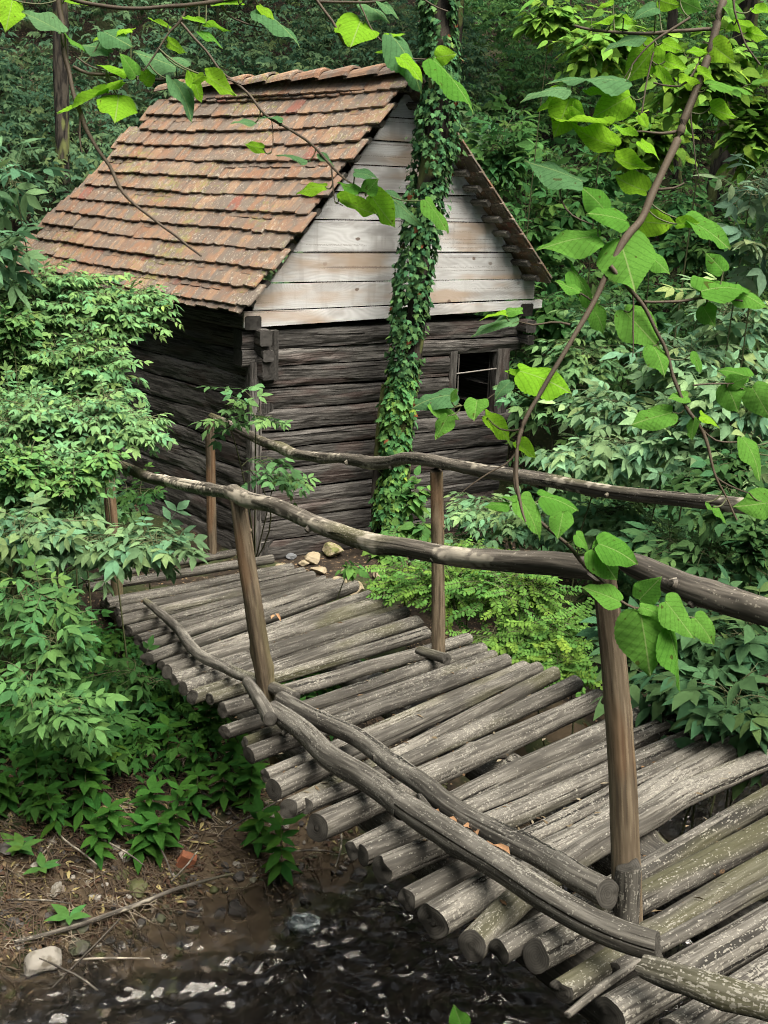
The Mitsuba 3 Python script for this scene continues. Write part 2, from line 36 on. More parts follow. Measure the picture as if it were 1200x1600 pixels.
LEAVES={'A': [[-0.452,1.817,2.716,-0.441,1.746,2.679,0.274,-0.412,0.869,0],[-0.472,1.815,2.724,-0.542,1.791,2.682,0.514,-0.02,-0.857,0],[-0.444,1.808,2.74,-0.487,1.802,2.716,0.499,-0.226,-0.837,0],[-0.478,1.84,2.815,-0.428,1.825,2.794,0.175,-0.562,0.808,2],[-0.438,1.858,2.823,-0.504,1.861,2.82,-0.056,-0.301,0.952,0],[-0.359,1.817,2.764,-0.428,1.825,2.79,0.238,-0.546,0.804,2],[-0.343,1.846,2.774,-0.387,1.835,2.794,0.448,-0.34,0.827,2],[-0.411,1.817,2.741,-0.39,1.797,2.755,-0.358,-0.753,-0.553,0],[-0.421,1.807,2.749,-0.439,1.793,2.781,0.679,-0.73,0.079,1],[-0.44,1.824,2.753,-0.48,1.816,2.776,0.523,-0.438,0.731,0],[-0.471,1.841,2.785,-0.513,1.845,2.807,0.363,-0.493,0.79,2],[-0.537,1.806,2.808,-0.596,1.81,2.842,0.429,-0.405,0.808,2],[-0.514,1.838,2.787,-0.544,1.851,2.823,0.714,-0.198,0.671,1],[-0.62,1.836,2.856,-0.614,1.791,2.819,0.444,-0.531,0.722,0],[-0.546,1.865,2.863,-0.503,1.847,2.847,-0.407,-0.188,-0.894,0]],'A2': [[-0.352,1.757,2.74,-0.307,1.733,2.697,0.567,-0.317,0.761,2],[-0.323,1.744,2.752,-0.302,1.742,2.71,0.847,-0.315,0.428,0],[-0.298,1.741,2.747,-0.25,1.733,2.719,-0.472,-0.598,-0.648,0],[-0.298,1.723,2.746,-0.316,1.72,2.732,0.556,-0.618,-0.556,0],[-0.297,1.741,2.821,-0.337,1.753,2.824,-0.115,-0.152,-0.982,0],[-0.299,1.756,2.823,-0.264,1.778,2.812,-0.14,-0.236,-0.962,0],[-0.307,1.743,2.808,-0.269,1.74,2.795,0.278,-0.404,0.872,1],[-0.361,1.767,2.796,-0.33,1.759,2.779,-0.497,-0.606,-0.622,0],[-0.359,1.764,2.818,-0.393,1.773,2.82,-0.111,-0.217,-0.97,0],[-0.246,1.765,2.854,-0.293,1.765,2.846,0.161,-0.195,-0.968,0],[-0.218,1.776,2.847,-0.149,1.75,2.811,0.363,-0.276,0.89,2],[-0.219,1.766,2.852,-0.192,1.76,2.839,0.277,-0.465,0.841,0]],'B': [[-0.068,1.876,2.85,-0.075,1.797,2.814,0.348,-0.408,0.844,0],[-0.018,1.838,2.826,0.054,1.828,2.765,0.514,-0.491,0.703,2],[-0.002,1.808,2.79,0.04,1.794,2.764,0.355,-0.465,0.811,0],[0.056,1.862,2.798,0.092,1.873,2.805,0.326,-0.896,-0.3,0],[0.051,1.834,2.791,0.134,1.813,2.734,0.474,-0.336,0.814,1],[-0.068,1.892,2.881,-0.018,1.878,2.854,0.39,-0.286,0.875,2],[-0.041,1.862,2.877,-0.002,1.863,2.865,0.27,-0.433,0.86,2],[-0.021,1.843,2.807,-0.038,1.836,2.794,0.668,-0.291,-0.685,0],[-0.029,1.851,2.827,0.005,1.847,2.832,-0.19,-0.405,0.894,0]],'C': [[-0.154,1.905,2.631,-0.199,1.913,2.657,0.468,-0.223,0.855,2],[-0.133,1.909,2.644,-0.105,1.9,2.628,0.27,-0.556,0.786,2],[-0.122,1.899,2.59,-0.172,1.899,2.592,0.038,-0.424,0.905,0],[-0.063,1.86,2.584,-0.097,1.872,2.608,0.292,-0.64,0.711,1],[-0.05,1.854,2.584,-0.031,1.828,2.605,-0.436,-0.74,-0.512,1],[-0.07,1.858,2.614,-0.03,1.854,2.614,-0.04,-0.53,0.847,2],[-0.096,1.862,2.572,-0.034,1.856,2.543,-0.431,-0.301,-0.85,0],[-0.042,1.866,2.579,-0.002,1.842,2.527,-0.724,-0.639,-0.26,0],[-0.018,1.888,2.583,0.053,1.871,2.535,0.363,-0.563,0.742,2],[0.051,1.874,2.575,0.098,1.868,2.527,0.634,-0.394,0.665,1],[-0.246,1.922,2.69,-0.284,1.911,2.697,0.257,-0.273,0.927,2],[-0.228,1.899,2.649,-0.263,1.9,2.649,-0.031,-0.668,-0.744,0],[-0.2,1.919,2.694,-0.237,1.912,2.707,0.37,-0.262,0.891,2]],'D': [[0.413,1.867,2.83,0.374,1.852,2.774,0.161,-0.976,0.149,0],[0.361,1.824,2.768,0.239,1.828,2.788,0.135,-0.378,0.916,2],[0.263,1.796,2.751,0.194,1.783,2.755,0.111,-0.304,0.946,2],[0.275,1.83,2.74,0.251,1.793,2.686,0.085,-0.84,0.536,0],[0.257,1.839,2.747,0.224,1.807,2.714,0.811,-0.418,-0.409,0],[0.275,1.807,2.729,0.292,1.787,2.714,-0.622,-0.729,0.285,0],[0.372,1.829,2.748,0.318,1.8,2.717,0.348,-0.906,0.241,0],[0.339,1.85,2.75,0.295,1.85,2.755,-0.098,-0.192,-0.976,0],[0.336,1.811,2.705,0.237,1.797,2.699,0.073,-0.08,-0.994,0],[0.349,1.794,2.67,0.27,1.797,2.683,-0.16,-0.506,-0.847,0],[0.377,1.798,2.686,0.337,1.785,2.696,-0.138,-0.281,-0.95,0],[0.299,1.783,2.614,0.208,1.806,2.65,0.248,-0.405,0.88,2],[0.337,1.772,2.571,0.3,1.775,2.61,0.144,-0.965,0.221,1],[0.35,1.792,2.653,0.401,1.775,2.623,-0.564,-0.404,-0.721,0],[0.408,1.804,2.603,0.352,1.803,2.615,-0.15,-0.642,-0.752,0],[0.385,1.783,2.676,0.417,1.765,2.653,0.227,-0.606,0.763,0],[0.405,1.858,2.883,0.368,1.841,2.872,0.075,-0.659,0.749,2],[0.5,1.858,2.832,0.528,1.825,2.805,-0.67,-0.714,0.202,0],[0.491,1.81,2.768,0.563,1.809,2.772,-0.062,-0.277,0.959,1],[0.498,1.812,2.734,0.531,1.784,2.714,-0.699,-0.409,-0.587,0],[0.388,1.854,2.837,0.327,1.854,2.835,-0.033,-0.358,0.933,2],[0.417,1.841,2.831,0.45,1.841,2.814,-0.428,-0.426,-0.797,0],[0.425,1.842,2.803,0.458,1.823,2.789,-0.573,-0.489,-0.658,0],[0.415,1.864,2.801,0.447,1.844,2.756,-0.833,-0.111,-0.542,0],[0.476,1.839,2.791,0.506,1.827,2.77,-0.62,-0.517,-0.59,0],[0.49,1.86,2.822,0.46,1.856,2.822,0.074,-0.501,0.862,0],[0.338,1.865,2.87,0.303,1.876,2.857,-0.403,-0.367,0.839,0],[0.357,1.87,2.868,0.377,1.859,2.856,-0.63,-0.391,-0.671,0],[0.341,1.887,2.895,0.316,1.897,2.888,-0.401,-0.419,0.815,0],[0.518,1.88,2.892,0.564,1.888,2.887,0.195,-0.706,0.681,1],[0.535,1.877,2.869,0.581,1.885,2.857,-0.151,-0.439,-0.886,0],[0.563,1.884,2.856,0.595,1.865,2.845,-0.486,-0.357,-0.798,0],[0.567,1.879,2.892,0.599,1.885,2.877,-0.27,-0.535,-0.8,0],[0.417,1.898,2.901,0.445,1.879,2.887,-0.626,-0.664,-0.408,0],[0.448,1.887,2.9,0.479,1.869,2.884,-0.501,-0.865,-0.03,1],[0.447,1.836,2.78,0.482,1.838,2.752,-0.601,-0.188,-0.777,0],[0.381,1.784,2.716,0.397,1.781,2.698,0.282,-0.884,0.373,0],[0.328,1.755,2.53,0.23,1.754,2.524,-0.041,-0.522,0.852,1],[0.36,1.745,2.529,0.369,1.652,2.464,-0.406,-0.555,0.726,1],[0.401,1.728,2.509,0.442,1.717,2.48,0.267,-0.713,0.648,1],[0.368,1.752,2.556,0.307,1.736,2.574,0.353,-0.549,0.757,1],[0.396,1.775,2.556,0.456,1.772,2.549,-0.095,-0.93,-0.356,0],[0.45,1.751,2.554,0.486,1.743,2.556,-0.131,-0.732,-0.668,0],[0.468,1.754,2.56,0.546,1.748,2.533,0.275,-0.36,0.891,1],[0.299,1.72,2.446,0.26,1.729,2.461,0.229,-0.439,0.869,1],[0.287,1.747,2.476,0.354,1.757,2.425,0.578,-0.476,0.663,1],[0.318,1.704,2.423,0.352,1.703,2.386,0.439,-0.798,0.413,1],[0.197,1.717,2.402,0.126,1.71,2.38,-0.269,-0.229,0.936,2],[0.181,1.698,2.407,0.14,1.692,2.408,0.048,-0.162,0.986,0],[0.209,1.721,2.412,0.171,1.722,2.414,0.022,-0.365,0.931,1],[0.192,1.688,2.319,0.232,1.696,2.298,-0.293,-0.543,-0.787,0],[0.206,1.66,2.324,0.292,1.647,2.309,0.088,-0.425,0.901,0],[0.19,1.639,2.31,0.162,1.627,2.293,-0.316,-0.449,0.836,2],[0.11,1.7,2.275,0.037,1.7,2.271,-0.046,-0.312,0.949,2],[0.1,1.661,2.274,0.107,1.655,2.294,-0.856,-0.495,0.15,1],[0.068,1.693,2.261,0.121,1.692,2.252,0.144,-0.357,0.923,1],[0.143,1.679,2.272,0.137,1.633,2.255,0.02,-0.344,0.939,1],[0.097,1.669,2.246,0.078,1.658,2.208,-0.485,-0.742,0.464,1],[0.158,1.683,2.245,0.212,1.681,2.216,0.431,-0.377,0.82,0],[0.208,1.644,2.214,0.238,1.642,2.186,-0.44,-0.794,-0.42,0]],'G': [[0.369,1.7,2.42,0.425,1.667,2.367,0.178,-0.748,0.64,1],[0.518,1.701,2.486,0.492,1.71,2.516,0.088,-0.928,0.362,1],[0.479,1.673,2.457,0.569,1.703,2.482,-0.067,-0.523,0.85,1],[0.547,1.717,2.455,0.602,1.705,2.439,0.054,-0.745,0.665,1],[0.492,1.699,2.432,0.498,1.66,2.413,-0.592,-0.431,0.681,1],[0.414,1.673,2.37,0.432,1.632,2.342,0.104,-0.522,0.846,1],[0.448,1.64,2.271,0.382,1.634,2.254,-0.193,-0.396,0.898,1],[0.471,1.645,2.296,0.437,1.632,2.297,0.241,-0.536,0.809,1],[0.472,1.66,2.362,0.493,1.65,2.337,0.604,-0.449,0.659,1],[0.536,1.668,2.315,0.542,1.618,2.284,-0.508,-0.493,0.706,1],[0.535,1.656,2.317,0.557,1.635,2.332,-0.677,-0.735,-0.047,1],[0.565,1.654,2.328,0.525,1.679,2.348,-0.008,-0.62,0.785,1],[0.568,1.641,2.316,0.594,1.611,2.272,-0.43,-0.84,0.331,1],[0.557,1.62,2.238,0.596,1.584,2.197,0.432,-0.434,0.791,1],[0.613,1.641,2.207,0.572,1.648,2.19,-0.401,-0.203,0.893,2],[0.609,1.638,2.231,0.585,1.646,2.228,-0.199,-0.307,0.931,2],[0.492,1.637,2.268,0.529,1.636,2.257,0.237,-0.503,0.831,0],[0.481,1.631,2.264,0.476,1.621,2.232,-0.952,-0.206,0.226,1],[0.616,1.618,2.136,0.563,1.582,2.14,0.542,-0.759,0.361,1],[0.508,1.603,2.137,0.525,1.599,2.126,0.415,-0.394,0.82,1],[0.515,1.584,2.134,0.538,1.572,2.119,0.353,-0.371,0.859,1]],'H': [[0.252,1.637,2.127,0.32,1.641,2.118,0.142,-0.385,0.912,1],[0.215,1.613,2.127,0.263,1.593,2.077,0.433,-0.615,0.659,1],[0.282,1.591,2.115,0.271,1.554,2.087,-0.036,-0.599,0.8,1],[0.211,1.611,2.128,0.183,1.622,2.128,-0.095,-0.232,0.968,1],[0.197,1.604,2.119,0.161,1.604,2.128,0.234,-0.306,0.923,1],[0.306,1.594,2.078,0.333,1.588,2.055,0.402,-0.673,0.621,1],[0.338,1.57,2.072,0.407,1.562,2.056,0.127,-0.542,0.831,1],[0.33,1.578,2.06,0.385,1.574,2.013,0.336,-0.827,0.452,1],[0.377,1.555,1.982,0.321,1.569,2.005,0.217,-0.483,0.848,1],[0.418,1.589,1.975,0.437,1.561,2.02,-0.61,-0.762,-0.217,1],[0.412,1.557,1.966,0.434,1.519,1.868,-0.037,-0.934,0.355,1],[0.461,1.556,1.936,0.5,1.527,1.845,0.682,-0.561,0.469,1],[0.449,1.553,1.986,0.501,1.541,1.93,0.415,-0.734,0.538,1],[0.509,1.588,1.946,0.548,1.573,1.909,0.3,-0.735,0.609,1],[0.412,1.561,1.972,0.439,1.547,1.971,-0.198,-0.467,0.862,1]]}
SHRUBS=[('elder_bush','bush','dense grey green elder bush spilling over the left eave of the tiled roof',[[-2.361,7.699,1.76,0.53,0.23],[-2.495,7.451,1.638,0.448,0.314],[-1.987,7.659,1.633,0.392,0.221],[-2.514,7.245,1.311,0.354,0.332],[-2.206,7.261,1.365,0.42,0.288],[-2.095,7.309,1.181,0.336,0.247],[-2.44,6.845,1.039,0.255,0.255],[-1.853,7.789,1.715,0.21,0.131]],70,0.125,'elder',(0.135,0.26,0.1),290),('elder_bush','bush','pale green elder bush crowding the left end of the near handrail',[[-2.219,6.437,1.074,0.44,0.28],[-1.781,6.46,1.147,0.32,0.2],[-2.005,6.157,0.847,0.33,0.233],[-2.176,6.002,0.685,0.267,0.229],[-1.619,6.44,1.084,0.24,0.096],[-1.963,6.496,0.925,0.325,0.223]],60,0.125,'elder',(0.15,0.28,0.12),280),('walnut_sapling','sapling','tall pale sapling with long leaflets at the left edge beside the roof',[[-2.535,7.324,2.576,0.153,0.17],[-2.661,7.178,2.105,0.127,0.17]],9,0.34,'elder',(0.1,0.19,0.095),40),('elder_shoot','shrub','single bright elder spray reaching across the far deck logs beside the thin post',[[-1.574,5.468,0.651,0.281,0.091],[-1.271,5.381,0.708,0.207,0.062],[-1.893,5.485,0.707,0.316,0.158]],26,0.19,'elder',(0.13,0.23,0.115),130),('elder_seedling','shrub','cascade of five fingered green leaves hanging at the left edge below the deck',[[-1.717,4.824,0.601,0.221,0.142],[-1.569,4.677,0.466,0.124,0.124],[-1.606,4.521,0.303,0.242,0.121],[-1.45,4.393,0.226,0.119,0.074]],17,0.17,'elder',(0.075,0.165,0.055),120),('shade_plant','plant','dark leafy plant in the shadow under the left deck edge',[[-1.447,5.613,-0.229,0.263,0.169],[-1.552,4.996,-0.191,0.204,0.102]],16,0.18,'elder',(0.04,0.1,0.03),60),('ash_sapling','sapling','slender sapling with paired oval leaflets against the front corner of the cabin',[[-1.171,7.561,0.982,0.257,0.187],[-0.961,7.563,0.989,0.28,0.21],[-0.993,7.452,0.631,0.327,0.187],[-0.804,7.433,0.571,0.163,0.117]],4,0.3,'ash',(0.1,0.2,0.075),60),('dogwood_seedling','plant','small dark green plant behind the plank landing against the left wall',[[-1.989,8.147,0.173,0.232,0.144]],10,0.14,'elder',(0.05,0.12,0.035),20),('elder_bush','bush','pale elder bush beyond the right corner of the cabin wall',[[1.853,10.001,1.082,0.455,0.273],[1.534,9.889,0.724,0.364,0.303],[2.008,10.515,1.386,0.378,0.252]],30,0.25,'elder',(0.135,0.26,0.11),120),('elder_bush','bush','large whitish elder bush on the right behind the far handrail',[[1.698,7.199,1.166,0.442,0.221],[2.099,7.196,1.493,0.436,0.262],[2.413,7.506,1.814,0.359,0.224],[1.469,6.82,0.956,0.403,0.17],[2.001,6.65,1.083,0.453,0.206],[2.171,6.54,1.403,0.32,0.2]],40,0.23,'elder',(0.205,0.345,0.18),290),('ground_elder_patch','plant','pale ground elder on the bank seen between the two handrails',[[0.828,7.941,0.186,0.377,0.126],[1.214,7.63,0.195,0.485,0.16],[1.637,7.165,0.385,0.409,0.15],[0.68,7.763,-0.052,0.348,0.124],[1.795,6.836,0.336,0.262,0.122]],36,0.18,'elder',(0.18,0.32,0.15),160),('locust_bush','bush','bright yellow green bush of tiny paired leaflets beside the right end of the deck logs',[[0.436,6.45,0.104,0.355,0.23],[0.817,6.174,0.227,0.38,0.22],[0.622,6.79,0.189,0.305,0.131],[1.019,5.81,0.07,0.286,0.16],[0.727,5.888,-0.018,0.233,0.109],[0.197,6.927,-0.043,0.224,0.112],[1.068,5.572,-0.023,0.148,0.111]],36,0.2,'robinia',(0.115,0.235,0.05),190),('elder_bush','bush','dark green broad leaved elder at the lower right beside the deck log ends',[[1.337,4.286,0.556,0.185,0.142],[1.459,3.908,0.689,0.169,0.169],[1.531,4.448,0.741,0.233,0.116],[1.281,4.599,0.551,0.106,0.136],[1.635,4.257,0.798,0.139,0.139],[1.587,4.046,0.459,0.136,0.082]],18,0.25,'elder',(0.065,0.135,0.06),140),('elder_bush','bush','mid green elder under the right end of the far handrail',[[1.9,5.663,0.606,0.327,0.153],[1.997,5.762,0.922,0.255,0.153],[1.78,6.161,0.524,0.197,0.102]],16,0.24,'elder',(0.07,0.15,0.06),90),('leafy_tree','sapling','green leafy sapling behind the right slope of the roof',[[1.605,13.438,2.029,0.552,0.709],[2.211,13.632,2.652,0.748,0.591],[1.345,14.821,3.106,0.509,0.679],[1.727,12.191,1.386,0.364,0.291]],34,0.42,'elder',(0.06,0.15,0.045),60),('walnut_sapling','sapling','white glinting sapling spray at the right edge level with the gable boards',[[2.188,6.828,2.665,0.158,0.158],[2.239,6.735,2.366,0.118,0.158]],9,0.3,'elder',(0.13,0.21,0.13),30),('hazel_tree','tree','bright yellow green young tree filling the top right corner',[[2.639,9.742,3.614,0.6,0.518],[1.954,10.886,3.923,0.576,0.364],[2.35,10.629,3.098,0.485,0.364],[3.039,9.601,3.159,0.327,0.436],[1.54,12.047,4.289,0.4,0.267]],60,0.15,'simple',(0.14,0.275,0.045),160),('leafy_tree','sapling','dark green sapling right of the cabin below the slanting branch',[[3.519,12.405,2.076,0.727,0.473],[2.672,12.201,1.42,0.509,0.364],[3.122,13.029,2.397,0.682,0.379]],26,0.34,'elder',(0.05,0.12,0.04),40),('privet_bush','bush','small leaved green bush at the left edge behind the end of the near handrail',[[-2.115,5.877,0.957,0.222,0.203],[-1.828,5.955,0.87,0.244,0.143],[-2.085,5.567,0.634,0.161,0.161],[-1.663,5.99,0.984,0.15,0.083]],60,0.055,'simple',(0.12,0.25,0.08),0),('bramble_bush','bush','dark bramble tangle with oval leaves at the right edge between the handrails',[[2.055,6.021,1.081,0.225,0.169],[1.893,6.178,0.913,0.194,0.116],[1.973,5.318,0.843,0.136,0.17]],34,0.08,'simple',(0.05,0.115,0.04),60),('young_beech','sapling','young beech with small oval leaves at the left edge above the elder bush',[[-2.506,7.028,1.624,0.17,0.191],[-2.073,6.764,1.113,0.251,0.146]],40,0.06,'simple',(0.1,0.21,0.07),60),('nettle_plant','plant','tall leafy nettle at the foot of the ivy covered trunk',[[0.218,7.876,0.312,0.139,0.189],[0.13,7.786,0.024,0.169,0.129],[0.011,7.646,-0.09,0.147,0.108],[0.302,7.803,0.077,0.149,0.149]],14,0.11,'simple',(0.1,0.22,0.06),30),('ivy_seedling','plant','small three leaved plant sprouting between the stones by the cabin corner',[[-0.238,7.137,-0.043,0.101,0.055]],8,0.1,'simple',(0.09,0.2,0.05),12)]
ROOTS={3: [-2.943,7.701,-0.6],4: [-2.578,6.087,-0.6],6: [-1.186,9.244,-0.75],0: [-3.04,7.66,-0.75],1: [-2.912,7.188,-0.7]}
HERBS=[[-1.773,4.886,-0.5],[-1.612,4.745,-0.5],[-1.491,4.969,-0.5],[-1.351,4.823,-0.5],[-1.24,4.923,-0.5],[-1.086,4.872,-0.5],[-0.974,4.96,-0.5],[-0.838,5.08,-0.5],[-0.695,5.057,-0.5],[-1.658,5.189,-0.5],[-1.545,5.303,-0.5],[-1.333,5.248,-0.5],[-1.166,5.225,-0.5],[-0.977,5.17,-0.5],[-0.858,5.318,-0.5],[-1.866,5.174,-0.5],[-1.27,5.545,-0.5],[-1.077,5.522,-0.5],[-0.691,5.295,-0.5],[-1.906,4.877,-0.5],[-0.464,4.676,-0.5],[-1.402,4.643,-0.5],[-1.233,4.683,-0.5],[-2.041,5.374,-0.5],[-1.871,5.538,-0.5],[-0.928,5.77,-0.5],[-1.54,5.722,-0.5],[-1.275,6.04,-0.5],[-0.954,5.456,-0.5],[-0.619,4.873,-0.5],[-1.133,4.748,-0.5],[-1.539,4.78,-0.5]]
ROSETTES=[[-1.804,4.636,-0.72],[-1.659,4.511,-0.72],[-1.775,4.53,-0.72],[-1.947,4.853,-0.72],[-1.405,4.277,-0.72]]
STONES=[[-1.884,4.947,-0.84,0.055,0],[-1.708,4.569,-0.84,0.036,1],[-1.863,4.612,-0.84,0.055,2],[-1.662,4.705,-0.84,0.036,1],[-1.242,4.917,-0.84,0.042,1],[-1.346,4.752,-0.84,0.033,1],[-1.276,4.701,-0.84,0.045,1],[-1.407,4.629,-0.84,0.048,0],[-1.433,4.544,-0.84,0.018,1],[-1.337,4.524,-0.84,0.024,1],[-1.517,4.565,-0.84,0.018,1],[-1.364,4.447,-0.84,0.03,1],[-1.37,4.155,-0.84,0.067,2],[-1.418,4.28,-0.84,0.079,2],[-1.273,4.595,-0.84,0.048,3],[-1.178,4.538,-0.84,0.067,3],[-1.14,4.737,-0.84,0.061,3],[-0.882,4.43,-0.84,0.042,2],[-0.744,4.463,-0.84,0.039,2],[-0.667,4.487,-0.84,0.061,2],[-0.771,4.374,-0.84,0.033,2],[-0.678,4.678,-0.84,0.039,2],[-1.111,4.345,-0.84,0.03,2],[-1.098,4.261,-0.84,0.027,2],[-0.518,4.317,-0.84,0.036,2],[-0.604,4.265,-0.84,0.067,2],[-1.636,4.118,-0.84,0.042,1],[-1.931,5.034,-0.84,0.036,0],[-1.11,4.997,-0.84,0.036,3],[-0.893,4.489,-0.84,0.036,2],[-0.405,4.443,-0.84,0.055,2],[-0.066,4.803,-0.84,0.055,2],[-1.703,4.227,-0.84,0.042,2],[-1.238,4.207,-0.84,0.036,2],[-1.549,4.476,-0.84,0.03,0],[-1.3,4.839,-0.84,0.027,0]]
BSTONES=[[-0.639,9.264,-0.78,0.109,4],[-0.858,9.364,-0.78,0.06,5],[-0.472,9.462,-0.78,0.119,6],[-0.724,9.203,-0.78,0.06,4],[-0.917,9.062,-0.78,0.07,4],[-0.294,8.881,-0.78,0.099,4],[-0.223,8.499,-0.78,0.109,4],[-0.368,8.636,-0.78,0.07,4],[-0.571,8.966,-0.78,0.08,4],[1.105,10.875,-0.78,0.099,6],[1.242,11.248,-0.78,0.08,4],[0.915,10.626,-0.78,0.08,4],[1.397,11.028,-0.78,0.109,6],[1.009,10.979,-0.78,0.06,4],[-0.035,8.827,-0.78,0.089,4]]
TRASH={'tray': [-1.501,4.033,-0.8],'bag': [-0.319,4.42,-0.45],'brick': [-0.965,4.721,-0.62],'paper': [-1.56,4.444,-0.76],'cloth': [-0.914,4.647,-0.4]}
LONGSTICK=[[-1.644,4.079,-0.72,0.009],[-1.416,4.208,-0.74,0.011],[-1.186,4.381,-0.76,0.011],[-0.961,4.515,-0.76,0.01],[-0.705,4.638,-0.75,0.006]]
STICKS=[[[-1.352,3.724,-0.76,0.005],[-1.239,3.887,-0.7,0.005],[-1.171,4.163,-0.74,0.003]],[[-1.215,4.931,-0.76,0.005],[-1.1,4.95,-0.7,0.005],[-1.036,5.084,-0.74,0.003]],[[-1.662,4.786,-0.76,0.005],[-1.49,4.621,-0.7,0.005],[-1.386,4.566,-0.74,0.003]],[[-1.416,4.773,-0.76,0.005],[-1.251,4.612,-0.7,0.005],[-1.147,4.56,-0.74,0.003]],[[-1.173,4.817,-0.76,0.005],[-1.053,4.589,-0.7,0.005],[-0.991,4.476,-0.74,0.003]],[[-0.985,4.478,-0.76,0.005],[-0.917,4.531,-0.7,0.005],[-0.895,4.693,-0.74,0.003]],[[-1.749,4.285,-0.76,0.005],[-1.556,4.216,-0.7,0.005],[-1.427,4.245,-0.74,0.003]],[[-1.702,4.617,-0.76,0.005],[-1.657,4.738,-0.7,0.005],[-1.679,4.979,-0.74,0.003]],[[-1.301,3.892,-0.76,0.005],[-1.109,3.85,-0.7,0.005],[-0.968,3.898,-0.74,0.003]],[[-1.159,3.704,-0.76,0.005],[-1.278,3.736,-0.7,0.005],[-1.456,3.86,-0.74,0.003]],[[-0.519,5.226,-0.76,0.005],[-0.637,4.987,-0.7,0.005],[-0.79,4.87,-0.74,0.003]],[[-0.202,4.765,-0.76,0.005],[-0.293,4.69,-0.7,0.005],[-0.417,4.723,-0.74,0.003]],[[-0.177,4.938,-0.76,0.005],[-0.167,4.712,-0.7,0.005],[-0.187,4.602,-0.74,0.003]]]
PLANKS=[[[-3.891,11.913,-1.407,0.091],[-2.972,12.457,-1.438,0.095],[-2.142,13.383,-1.546,0.085]],[[-3.666,11.164,-1.254,0.086],[-2.788,11.67,-1.281,0.089],[-1.935,12.532,-1.375,0.08]],[[-3.467,10.5,-1.118,0.081],[-2.624,10.973,-1.142,0.084],[-1.752,11.779,-1.224,0.075]],[[-3.29,9.909,-0.997,0.077],[-2.478,10.352,-1.018,0.08],[-1.589,11.109,-1.09,0.071]],[[-3.13,9.378,-0.888,0.073],[-2.348,9.795,-0.906,0.076],[-1.443,10.509,-0.97,0.067]],[[-2.987,8.898,-0.79,0.069],[-2.23,9.293,-0.806,0.072],[-1.311,9.968,-0.861,0.064]]]
SPRIG=[[0.212,1.864,0.85],[0.193,1.861,0.908]]
BTREES=[['dark knotted tree trunk on the hillside behind the left roof slope',[[-4.879,16.142,2.303,0.094],[-4.933,16.421,3.199,0.103],[-4.98,16.644,3.915,0.113],[-5.098,17.202,5.706,0.113]]],['dark trunk high on the slope right of the ivy tree',[[4.543,17.815,2.629,0.072],[4.401,18.12,3.609,0.082],[4.334,18.487,4.788,0.082],[4.396,18.978,6.365,0.082]]]]
GROUND={}
R = np.random.default_rng(11)
A_ = lambda v: np.asarray(v, float)
def unit(v):
    v = A_(v); return v / (np.linalg.norm(v, axis=-1, keepdims=True) + 1e-12)
Z3 = np.array([0, 0, 1.])
# ------------------------------------------------ scene bookkeeping
def key_of(name, parent=None):
    base = name if parent is None else parent + '__' + name
    k, i = base, 0
    while k in scene or k in labels or k in used:
        i += 1; k = f'{base}_{i:03d}'
    used.add(k); return k
used = set()
def thing(name, label, cat, group=None):
    k = key_of(name); labels[k] = dict(label=label, category=cat)
    if group: labels[k]['group'] = group
    return k
def put(name, mesh, bsdf, parent=None, smooth=False, uv=None, color=None, **lab):
    k = key_of(name, parent)
    scene[k] = mikit.ply(mesh, bsdf, smooth=smooth, uv=tint_uv(color) if color is not None else uv)
    if lab: labels[k] = {q.rstrip('_'): v for q, v in lab.items()}
    return k
def cat_m(parts):
    """joins (v, f, uv or colour) triples"""
    v, f, u, o = [], [], [], 0
    for p in parts:
        v.append(p[0]); f.append(A_(p[1]).astype(int) + o); u.append(p[2]); o += len(p[0])
    return np.vstack(v), np.vstack(f), np.vstack(u)
